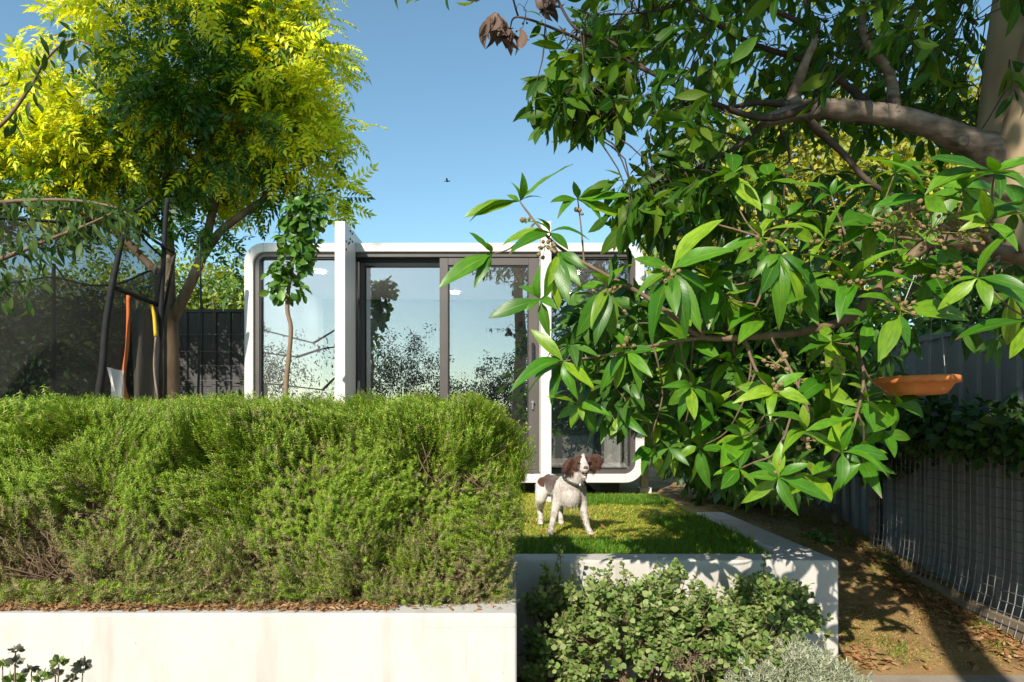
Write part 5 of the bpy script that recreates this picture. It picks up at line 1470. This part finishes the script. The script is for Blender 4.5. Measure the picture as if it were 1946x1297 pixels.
# a small upper twig hanging into the top of the picture
tl = [P(760, -20, 2.6), P(800, -8, 2.6), P(850, -14, 2.6), P(905, 2, 2.6)]
V, F = tube([P(985, 33, 2.75), P(960, -30, 2.65)] + tl[::-1], [.004, .004, .003, .003, .002, .002], 5, 24); obj('branch', V, F, M['twig_dark'], ot, smooth=True)
pos = np.array([tl[k] + r.normal(0, .01, 3) for k in (0, 1, 1, 2, 2, 2, 3, 3)]); d = nrm(np.array([0, 0, -.7]) + r.normal(0, .6, (8, 3)))
foliage(ot, CAN, pos, frames(d, rand_dirs(8, r)), r.uniform(.07, .11, 8), M['canopy'], 8, rng=r)

# ================================================================== FLOWERING GUM (the big-leaved branch in front)
gum = thing('gum_tree', 'large glossy-leaved gum tree branch with woody gumnuts reaching across in front of the pod', 'tree', (2.62, 2.3, .05))
GS = 1.50
V, F = tube([(2.62, 2.3, .0), (2.60, 2.3, .6), (2.52, 2.32, 1.25), (2.42, 2.36, 1.75), (2.3, 2.4, 2.3)], [.085, .075, .06, .045, .03], 12, 28, .06); obj('trunk', V, F, M['bark_grey'], gum, smooth=True)
gl = [([(2300, 560), (2080, 520), (1900, 480), (1780, 460), (1700, 520), (1620, 600), (1540, 628), (1440, 640), (1340, 642), (1290, 610), (1220, 560), (1110, 500), (1050, 460), (1000, 400), (988, 383)], [1.68, 1.72, 1.75, 1.76, 1.78, 1.78, 1.76, 1.74, 1.74, 1.72, 1.72, 1.72, 1.74, 1.75, 1.75], [.040, .032, .026, .022, .019, .017, .015, .0125, .011, .009, .008, .006, .005, .0035, .002]),
      ([(1340, 642), (1280, 650), (1190, 668), (1120, 680), (1070, 687)], [1.74, 1.72, 1.7, 1.7, 1.7], [.008, .006, .005, .004, .002]),
      ([(1440, 640), (1430, 600), (1445, 560), (1450, 500), (1448, 452)], [1.74, 1.73, 1.72, 1.7, 1.68], [.006, .005, .004, .003, .002]),
      ([(1415, 640), (1425, 675), (1440, 710), (1465, 745)], [1.74, 1.70, 1.64, 1.55], [.007, .006, .005, .002]),
      ([(1465, 640), (1500, 700), (1535, 780), (1532, 820)], [1.74, 1.66, 1.55, 1.46], [.006, .005, .004, .002]),
      ([(1520, 720), (1500, 800), (1482, 860), (1479, 907)], [1.66, 1.55, 1.46, 1.42], [.004, .0035, .003, .002]),
      ([(1600, 610), (1640, 700), (1625, 800), (1600, 860)], [1.78, 1.65, 1.55, 1.48], [.006, .005, .004, .002]),
      ([(1900, 480), (1850, 430), (1790, 400), (1757, 372)], [1.85, 1.6, 1.45, 1.38], [.012, .009, .006, .003]),
      ([(1900, 480), (1890, 500), (1857, 529)], [1.85, 1.6, 1.42], [.009, .006, .003]),
      ([(1950, 495), (1930, 460), (1875, 424)], [1.9, 1.6, 1.4], [.008, .006, .003]),
      ([(1780, 460), (1740, 540), (1709, 597)], [1.8, 1.6, 1.5], [.006, .005, .002]),
      ([(1700, 520), (1660, 530), (1623, 537)], [1.8, 1.6, 1.48], [.006, .004, .002]),
      ([(1780, 460), (1680, 450), (1567, 456)], [1.8, 1.7, 1.55], [.007, .005, .002]),
      ([(1340, 642), (1300, 580), (1277, 513)], [1.74, 1.66, 1.58], [.006, .004, .002]),
      ([(1110, 500), (1105, 440), (1098, 380)], [1.72, 1.74, 1.75], [.004, .003, .002])]
anch = []
for pts, Ys, rad in gl:
    W = np.array([P(x, y, Y * GS) for (x, y), Y in zip(pts, Ys)])
    rad = [q * 1.1 for q in rad]
    V, F = tube(W, rad, 9, 6 * len(pts), .06); obj('branch', V, F, M['twig'], gum, smooth=True); anch.append(catmull(W, 8 * len(pts)))
V, F = tube([(2.50, 2.33, 1.40), anch[0][2], anch[0][8]], [.06, .055, .04], 10, 12, .05); obj('branch', V, F, M['twig'], gum, smooth=True)
anch = np.vstack(anch)
# whorls: centre pixel, distance, leaf tips as the photograph shows them
WH = [((988, 383), 1.75, [(1089, 312), (882, 413), (892, 422), (992, 328), (970, 346), (1030, 376), (963, 371)]),
      ((1098, 380), 1.75, [(1046, 385), (1090, 345), (1162, 348), (1204, 374), (1190, 420), (1144, 424), (1059, 417)]),
      ((1045, 442), 1.72, [(954, 467), (967, 484), (1121, 458), (1080, 475), (1020, 415), (990, 425)]),
      ((935, 483), 1.74, [(834, 548), (867, 532), (919, 536), (901, 548), (922, 461), (892, 442)]),
      ((1061, 481), 1.70, [(1041, 545), (1034, 570), (1062, 588), (1080, 578), (1116, 513), (1104, 545), (1050, 560)]),
      ((1027, 570), 1.72, [(928, 605), (1027, 504), (984, 545), (999, 594), (1060, 590), (1045, 640)]),
      ((1155, 545), 1.66, [(1158, 488), (1093, 555), (1211, 502), (1119, 520), (1195, 545), (1123, 625), (1130, 658), (1162, 648), (1095, 640)]),
      ((1277, 513), 1.58, [(1375, 417), (1394, 477), (1343, 557), (1208, 566), (1304, 646), (1240, 660), (1332, 632), (1204, 492), (1285, 600)]),
      ((1070, 687), 1.68, [(1009, 626), (968, 747), (999, 757), (1098, 760), (1130, 742), (1016, 718), (1048, 772), (1075, 640)]),
      ((1190, 669), 1.68, [(1243, 665), (1149, 683), (1215, 752), (1240, 718), (1150, 620), (1170, 740), (1140, 750)]),
      ((1100, 770), 1.72, [(1085, 815), (1060, 795), (1128, 822), (1160, 790), (1108, 800), (1040, 755)]),
      ((1185, 790), 1.75, [(1160, 828), (1190, 835), (1230, 830), (1172, 820), (1215, 770), (1240, 805)]),
      ((1757, 372), 1.38, [(1655, 304), (1661, 394), (1942, 330), (1845, 388), (1865, 318), (1700, 350), (1800, 405)]),
      ((1890, 330), 1.36, [(1765, 300), (1990, 300), (1880, 298), (1900, 380), (1960, 372), (1940, 300)]),
      ((1567, 456), 1.55, [(1455, 438), (1603, 384), (1613, 460), (1520, 480), (1540, 500), (1500, 425)]),
      ((1448, 452), 1.66, [(1365, 480), (1396, 502), (1470, 410), (1400, 425), (1510, 500), (1460, 510)]),
      ((1580, 372), 1.62, [(1520, 350), (1590, 338), (1660, 352), (1545, 390), (1610, 345), (1555, 345)]),
      ((1490, 415), 1.66, [(1420, 392), (1560, 405), (1530, 385), (1450, 395), (1480, 372), (1540, 430)]),
      ((1623, 537), 1.47, [(1520, 484), (1753, 545), (1593, 613), (1717, 472), (1640, 495), (1590, 580)]),
      ((1480, 484), 1.62, [(1456, 597), (1480, 628), (1500, 560), (1445, 560), (1529, 520), (1557, 588), (1520, 600), (1430, 530)]),
      ((1709, 597), 1.47, [(1669, 688), (1841, 609), (1629, 565), (1690, 640), (1725, 660), (1665, 620)]),
      ((1857, 529), 1.40, [(1781, 590), (1928, 436), (1965, 560), (1975, 590), (1800, 545), (1880, 590)]),
      ((1875, 424), 1.40, [(1797, 412), (1865, 360), (1934, 478), (1960, 400), (1985, 430), (1820, 440)]),
      ((1960, 610), 1.40, [(1815, 646), (1918, 682), (1990, 660), (2010, 570)]),
      ((1470, 743), 1.53, [(1416, 707), (1392, 767), (1529, 709), (1499, 760), (1525, 790), (1464, 800), (1400, 735), (1540, 770)]),
      ((1312, 737), 1.72, [(1256, 737), (1360, 749), (1346, 713), (1284, 689), (1320, 799), (1356, 799), (1290, 800), (1270, 770)]),
      ((1530, 820), 1.45, [(1455, 790), (1620, 794), (1485, 864), (1602, 866), (1526, 768), (1500, 830)]),
      ((1479, 907), 1.41, [(1412, 907), (1408, 957), (1517, 980), (1579, 955), (1483, 838), (1541, 882), (1430, 880)]),
      ((1600, 860), 1.48, [(1688, 873), (1687, 906), (1596, 928), (1625, 800), (1560, 840)]),
      ((1405, 892), 1.62, [(1354, 905), (1430, 833), (1380, 860), (1440, 930), (1370, 930)]),
      ((1640, 760), 1.60, [(1690, 800), (1600, 800), (1660, 820), (1610, 730), (1680, 745)]),
      ((1680, 820), 1.70, [(1730, 835), (1640, 850), (1700, 870), (1660, 790)]),
      ((1380, 560), 1.78, [(1330, 590), (1420, 600), (1390, 640), (1350, 620), (1430, 545)]),
      ((1320, 400), 1.75, [(1290, 360), (1380, 380), (1260, 425), (1340, 450), (1310, 350)]),
      ((1690, 500), 1.60, [(1640, 470), (1760, 500), (1680, 560), (1740, 460), (1660, 540)]),
      ((1790, 470), 1.55, [(1740, 440), (1850, 470), (1780, 540), (1830, 500)]),
      ((1330, 850), 1.80, [(1280, 880), (1390, 860), (1310, 920), (1350, 930), (1370, 820)]),
      ((1240, 850), 1.85, [(1200, 880), (1290, 850), (1220, 905), (1260, 910), (1250, 800)])]
GUM = [leaf_tpl(.27, 8, .22, .22, .10, .006, .74), leaf_tpl(.28, 8, .40, .30, .10, .008, .74), leaf_tpl(.255, 8, .58, .38, .10, .006, .70), leaf_tpl(.29, 8, .14, .18, .09, .010, .78, .5), leaf_tpl(.26, 8, .34, .28, .11, .008, .72, -.5)]
GD = [.22, .40, .58, .14, .34]
r = np.random.default_rng(141)
pos, rots, scl, wch, stalks, nuts = [], [], [], [], [], []
def put_leaf(c, tip, hint, k):
    v = tip - c; L = np.linalg.norm(v); d = v / L
    x = nrm(np.cross(d, hint)); z = np.cross(x, d)
    dr = GD[k]; y_, z_ = 1 - .35 * dr, -dr
    ph = math.atan2(-z_, y_)
    d2 = d * math.cos(ph) + z * math.sin(ph); z2 = z * math.cos(ph) - d * math.sin(ph)
    pos.append(c); rots.append(np.stack([x, d2, z2], -1)); wch.append(k)
    s = L / math.hypot(y_, z_); wd = r.uniform(.9, 1.12) * min(1.25, max(.92, .15 / s)); scl.append((s * wd, s, s))
sun_up = -np.array(TRAVEL)
for px_, py_, Y_, R_ in ((1390, 335, 1.66, 80), (1465, 345, 1.7, 78), (1660, 420, 1.55, 88), (1700, 330, 1.55, 85), (1530, 540, 1.66, 85), (1350, 530, 1.68, 85), (1770, 520, 1.5, 90), (1650, 610, 1.62, 84), (1580, 650, 1.66, 80), (1560, 730, 1.6, 78), (1390, 690, 1.74, 80), (1300, 640, 1.76, 78), (1240, 600, 1.74, 78), (1410, 830, 1.66, 76),
                          (1600, 790, 1.62, 76), (1640, 880, 1.6, 72), (1545, 905, 1.56, 68), (1360, 780, 1.74, 72), (1920, 560, 1.5, 92), (1930, 400, 1.5, 95), (1830, 360, 1.5, 95), (1520, 420, 1.7, 82), (1250, 690, 1.8, 70), (1290, 830, 1.82, 66), (1700, 770, 1.66, 66), (1440, 600, 1.72, 76), (1130, 700, 1.74, 70), (1120, 600, 1.76, 68)):
    a_ = r.uniform(0, 6.28); k_ = r.integers(6, 9)
    WH.append(((px_, py_), Y_ + .061, [(px_ + R_ * r.uniform(.5, 1.2) * math.cos(a_ + 6.283 * q / k_ + r.uniform(-.3, .3)), py_ + R_ * r.uniform(.5, 1.2) * (math.sin(a_ + 6.283 * q / k_) * .8 + .25)) for q in range(k_)]))
for (cx_, cy_), Y, tips in WH:
    deep = (.22, .20) if abs(Y * 1000 % 10 - 1) < .5 else (.10, .07)
    Y *= GS
    c = P(cx_, cy_, Y)
    for tx_, ty_ in tips:
        tip = P(tx_, ty_, Y + r.uniform(-deep[0], deep[1]))
        v = tip - c
        down = -v[2] / (np.linalg.norm(v) + 1e-6)
        hint = nrm(sun_up * .55 + np.array([0, -.30, .55 - .6 * max(0, down)]) + r.normal(0, .28, 3))
        put_leaf(c, tip, hint, r.integers(0, 5))
    j = np.argmin(np.linalg.norm(anch - c, axis=1)); a0 = anch[j]
    if np.linalg.norm(a0 - c) > .012:
        L_ = np.linalg.norm(a0 - c)
        stalks.append(tube([a0, a0 * .67 + c * .33 + r.normal(0, .07, 3) * L_ + np.array([0, 0, -.09]) * L_, a0 * .33 + c * .67 + r.normal(0, .05, 3) * L_ + np.array([0, 0, -.07]) * L_, c], [.0042, .0036, .0030, .0022], 6, 12))
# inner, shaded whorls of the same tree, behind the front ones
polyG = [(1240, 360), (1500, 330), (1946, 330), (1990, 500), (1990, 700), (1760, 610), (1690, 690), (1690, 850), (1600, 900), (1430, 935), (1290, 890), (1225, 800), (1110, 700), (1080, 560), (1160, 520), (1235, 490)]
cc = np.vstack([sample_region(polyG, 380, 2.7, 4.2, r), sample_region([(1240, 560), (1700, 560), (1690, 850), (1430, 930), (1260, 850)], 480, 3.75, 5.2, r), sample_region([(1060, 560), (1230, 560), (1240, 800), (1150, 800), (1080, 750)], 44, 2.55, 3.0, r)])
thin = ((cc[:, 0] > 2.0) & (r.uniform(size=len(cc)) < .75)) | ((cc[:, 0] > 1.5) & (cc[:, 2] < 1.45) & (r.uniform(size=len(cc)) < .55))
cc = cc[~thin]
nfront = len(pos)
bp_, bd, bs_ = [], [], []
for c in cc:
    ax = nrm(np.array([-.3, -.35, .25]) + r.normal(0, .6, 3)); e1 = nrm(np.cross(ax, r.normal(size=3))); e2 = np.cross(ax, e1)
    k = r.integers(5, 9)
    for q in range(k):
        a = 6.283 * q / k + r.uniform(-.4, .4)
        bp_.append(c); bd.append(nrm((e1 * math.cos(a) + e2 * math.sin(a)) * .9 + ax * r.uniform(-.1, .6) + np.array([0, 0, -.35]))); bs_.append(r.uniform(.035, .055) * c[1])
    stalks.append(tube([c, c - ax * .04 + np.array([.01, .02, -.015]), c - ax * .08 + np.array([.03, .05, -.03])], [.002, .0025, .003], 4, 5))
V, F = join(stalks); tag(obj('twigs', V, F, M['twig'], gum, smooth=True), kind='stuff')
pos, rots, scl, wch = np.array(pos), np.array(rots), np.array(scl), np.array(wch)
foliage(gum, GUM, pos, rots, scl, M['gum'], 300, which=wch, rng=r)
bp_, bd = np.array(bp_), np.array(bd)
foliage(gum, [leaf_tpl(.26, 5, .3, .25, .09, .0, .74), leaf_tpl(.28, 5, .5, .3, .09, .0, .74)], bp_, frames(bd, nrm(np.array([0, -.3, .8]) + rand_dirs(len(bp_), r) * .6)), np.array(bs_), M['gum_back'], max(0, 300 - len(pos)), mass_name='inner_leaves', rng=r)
# gumnuts: little woody urns with an open rim
nutV, nutF = lathe([(0, 0), (.30, .10), (.46, .38), (.44, .72), (.30, .88), (.34, 1.0), (.24, 1.0), (.18, .80), (0, .72)], 9)
nut_md = mesh_data('gumnut', nutV, nutF, M['nut'], None, True)
for px, py, Y, k, sp in ((1036, 468, 1.70, 11, 13), (1265, 530, 1.57, 14, 14), (1158, 562, 1.66, 12, 18), (1700, 430, 1.48, 34, 30), (1770, 440, 1.46, 34, 34), (1830, 440, 1.44, 22, 26), (1730, 400, 1.42, 14, 16), (1475, 690, 1.58, 12, 16), (1468, 735, 1.52, 6, 8), (1712, 588, 1.46, 13, 14), (1585, 690, 1.60, 10, 16),
                          (1530, 838, 1.46, 7, 9), (1480, 893, 1.41, 8, 7), (1612, 545, 1.47, 12, 18), (1810, 524, 1.42, 14, 14), (1865, 515, 1.42, 6, 8), (1450, 465, 1.64, 14, 14), (1600, 470, 1.56, 14, 20), (1545, 468, 1.56, 10, 14), (1075, 695, 1.68, 5, 8), (1197, 660, 1.67, 6, 8), (1095, 402, 1.74, 3, 6), (1000, 425, 1.74, 4, 8)):
    Y *= GS
    c = P(px, py, Y)
    for q in range(k):
        o_ = r.normal(0, 1, 3) * np.array([1, .7, .8]) * sp * .72 * Y / FPX
        o = bpy.data.objects.new('gumnut', nut_md); COL.objects.link(o); o.parent = gum
        dd = nrm(o_ + np.array([0, -.008, .004])); M3 = frames(np.cross(dd, [.3, .2, .9])[None], dd[None])[0] * r.uniform(.0125, .0185)
        MM = np.eye(4); MM[:3, :3] = M3; MM[:3, 3] = c + o_ - BASE[gum]; o.matrix_local = Matrix(MM.tolist())
        nuts.append(tube([c, c + o_], [.0014, .0010], 4, 2))
V, F = join(nuts); tag(obj('nut_stalks', V, F, M['stalk'], gum), kind='stuff')

# ================================================================== TREES BEHIND THE CAMERA (they show in the glass and cast the shade)
BIG = [leaf_tpl(.32, 2, .3, .2, .05), leaf_tpl(.4, 2, .2, .2, .05)]
def away(name, label, base, trunk, rad, blobs, nclump, per, crad, size, seed):
    r = np.random.default_rng(seed)
    o = thing(name, label, 'tree', base, 'trees mirrored in the pod glass')
    V, F = tube(trunk, rad, 12, 26, .04); obj('trunk', V, F, M['bark_pale'], o, smooth=True)
    pos, dr, idx, cc, u = clumped(blobs, nclump, per, crad, r, .3)
    d = nrm(dr * .4 + r.normal(0, .5, pos.shape) + np.array([0, 0, -.6]))
    foliage(o, BIG, pos, frames(d, rand_dirs(len(pos), r)), size * r.uniform(.7, 1.3, len(pos)), M['distant'], 0, mass_name='crown', rng=r)
    bs = []
    for k in range(0, nclump, max(1, nclump // 16)):
        t0 = np.array(trunk[-2]); q = cc[k]
        bs.append(tube([t0, (t0 + q) / 2 + r.normal(0, .12, 3), q], [rad[-1] * .35, rad[-1] * .2, .005], 6, 8))
    V, F = join(bs); obj('branches', V, F, M['twig_dark'], o, smooth=True)
    return o
away('gum_tree', 'tall unseen tree behind the camera, added to shade the golden tree', (-9.4, -4.4, -.02), [(-9.4, -4.4, -.05), (-9.3, -4.4, 4), (-8.9, -4.3, 8.3), (-8.6, -4.2, 10.9), (-7.7, -4.3, 12.2)], [.24, .2, .14, .10, .07],
     [((-7.30, -4.3, 12.42), (.95, .7, .50)), ((-6.35, -4.3, 12.45), (.6, .6, .36))], 150, 22, .22, .24, 301)  # unseen crown, placed and shaped to shade the golden tree's middle
away('gum_tree', 'leaning tree mirrored at the right of the sliding doors', (.25, -2.2, .05), [(.25, -2.2, .03), (.15, -2.2, 1.6), (.22, -2.2, 3.2), (.15, -2.15, 4.8), (.3, -2.1, 6.6)], [.17, .16, .15, .12, .08],
     [((-.3, -2.0, 7.5), (1.2, 1.3, 1.05)), ((1.5, -1.6, 6.5), (.9, .9, .55)), ((.3, -1.2, 8.2), (1.0, 1.0, .6)), ((1.5, -2.4, 8.0), (.9, .9, .5))], 430, 20, .3, .22, 302)
away('gum_tree', 'round dark tree mirrored low in the middle of the sliding doors', (-3.3, -6.2, .05), [(-3.3, -6.2, .03), (-3.3, -6.2, 1.2), (-3.2, -6.2, 2.4)], [.12, .1, .07],
     [((-3.2, -6.2, 3.0), (1.25, 1.2, 1.15)), ((-4.3, -6.5, 2.4), (.9, .9, .8)), ((-2.2, -6.6, 2.2), (.8, .8, .7))], 300, 26, .22, .09, 303)
away('gum_tree', 'wide tree mirrored behind the lower part of the right door', (1.6, -9, .05), [(1.6, -9, .03), (1.6, -9, 1.0), (1.6, -9, 2.0)], [.14, .12, .08],
     [((-.2, -9, 2.6), (1.5, 1, 1.1)), ((1.4, -9.2, 2.9), (1.3, 1, 1.1)), ((-1.9, -9.4, 2.0), (1.3, 1, .9))], 380, 26, .26, .11, 304)
away('gum_tree', 'loose tree mirrored in the left window of the pod', (-7.6, -6.5, .05), [(-7.6, -6.5, .03), (-7.6, -6.5, 1.2), (-7.5, -6.4, 2.6)], [.12, .1, .07],
     [((-7.4, -6.4, 2.9), (1.1, 1.1, 1.2)), ((-8.6, -6.7, 2.2), (1.0, .9, .9)), ((-6.0, -6.9, 1.7), (.9, .9, .8))], 260, 26, .24, .09, 305)
hr = thing('garden_hedge', 'dark hedge mirrored along the foot of the pod glass', 'hedge', (-1, -12, -.02))
r = np.random.default_rng(306)
bl_ = [((x, -12, 1.0), (1.1, .7, 1.05 + .25 * math.sin(x * 2))) for x in np.arange(-14, 12, 1.3)]
pos, dr, idx, cc, u = clumped(bl_, 700, 9, .3, r)
V, F, UV = scatter(BIG, r.integers(0, 2, len(pos)), pos, frames(nrm(dr + r.normal(0, .4, pos.shape)), rand_dirs(len(pos), r)), r.uniform(.18, .3, len(pos)))
tag(obj('foliage', V, F, M['distant'], hr, UV, True), kind='stuff')

# ================================================================== A DISTANT BIRD
bc_ = P(850, 345, 42)
bird = thing('bird', 'tiny dark bird flying in the clear blue sky', 'bird', tuple(bc_))
V, F = join([ell(bc_, (.13, .05, .045)), ell(bc_ + np.array([.14, 0, .015]), (.045, .035, .035)), ell(bc_ + np.array([-.16, 0, .0]), (.07, .03, .012))]); obj('body', V, F, M['bird'], bird, smooth=True)
for s in (-1, 1):
    V, F = ell(bc_ + np.array([-.01, s * .16, .045]), (.055, .17, .010), (s * .3, 0, 0)); obj('wing', V, F, M['bird'], bird, smooth=True)
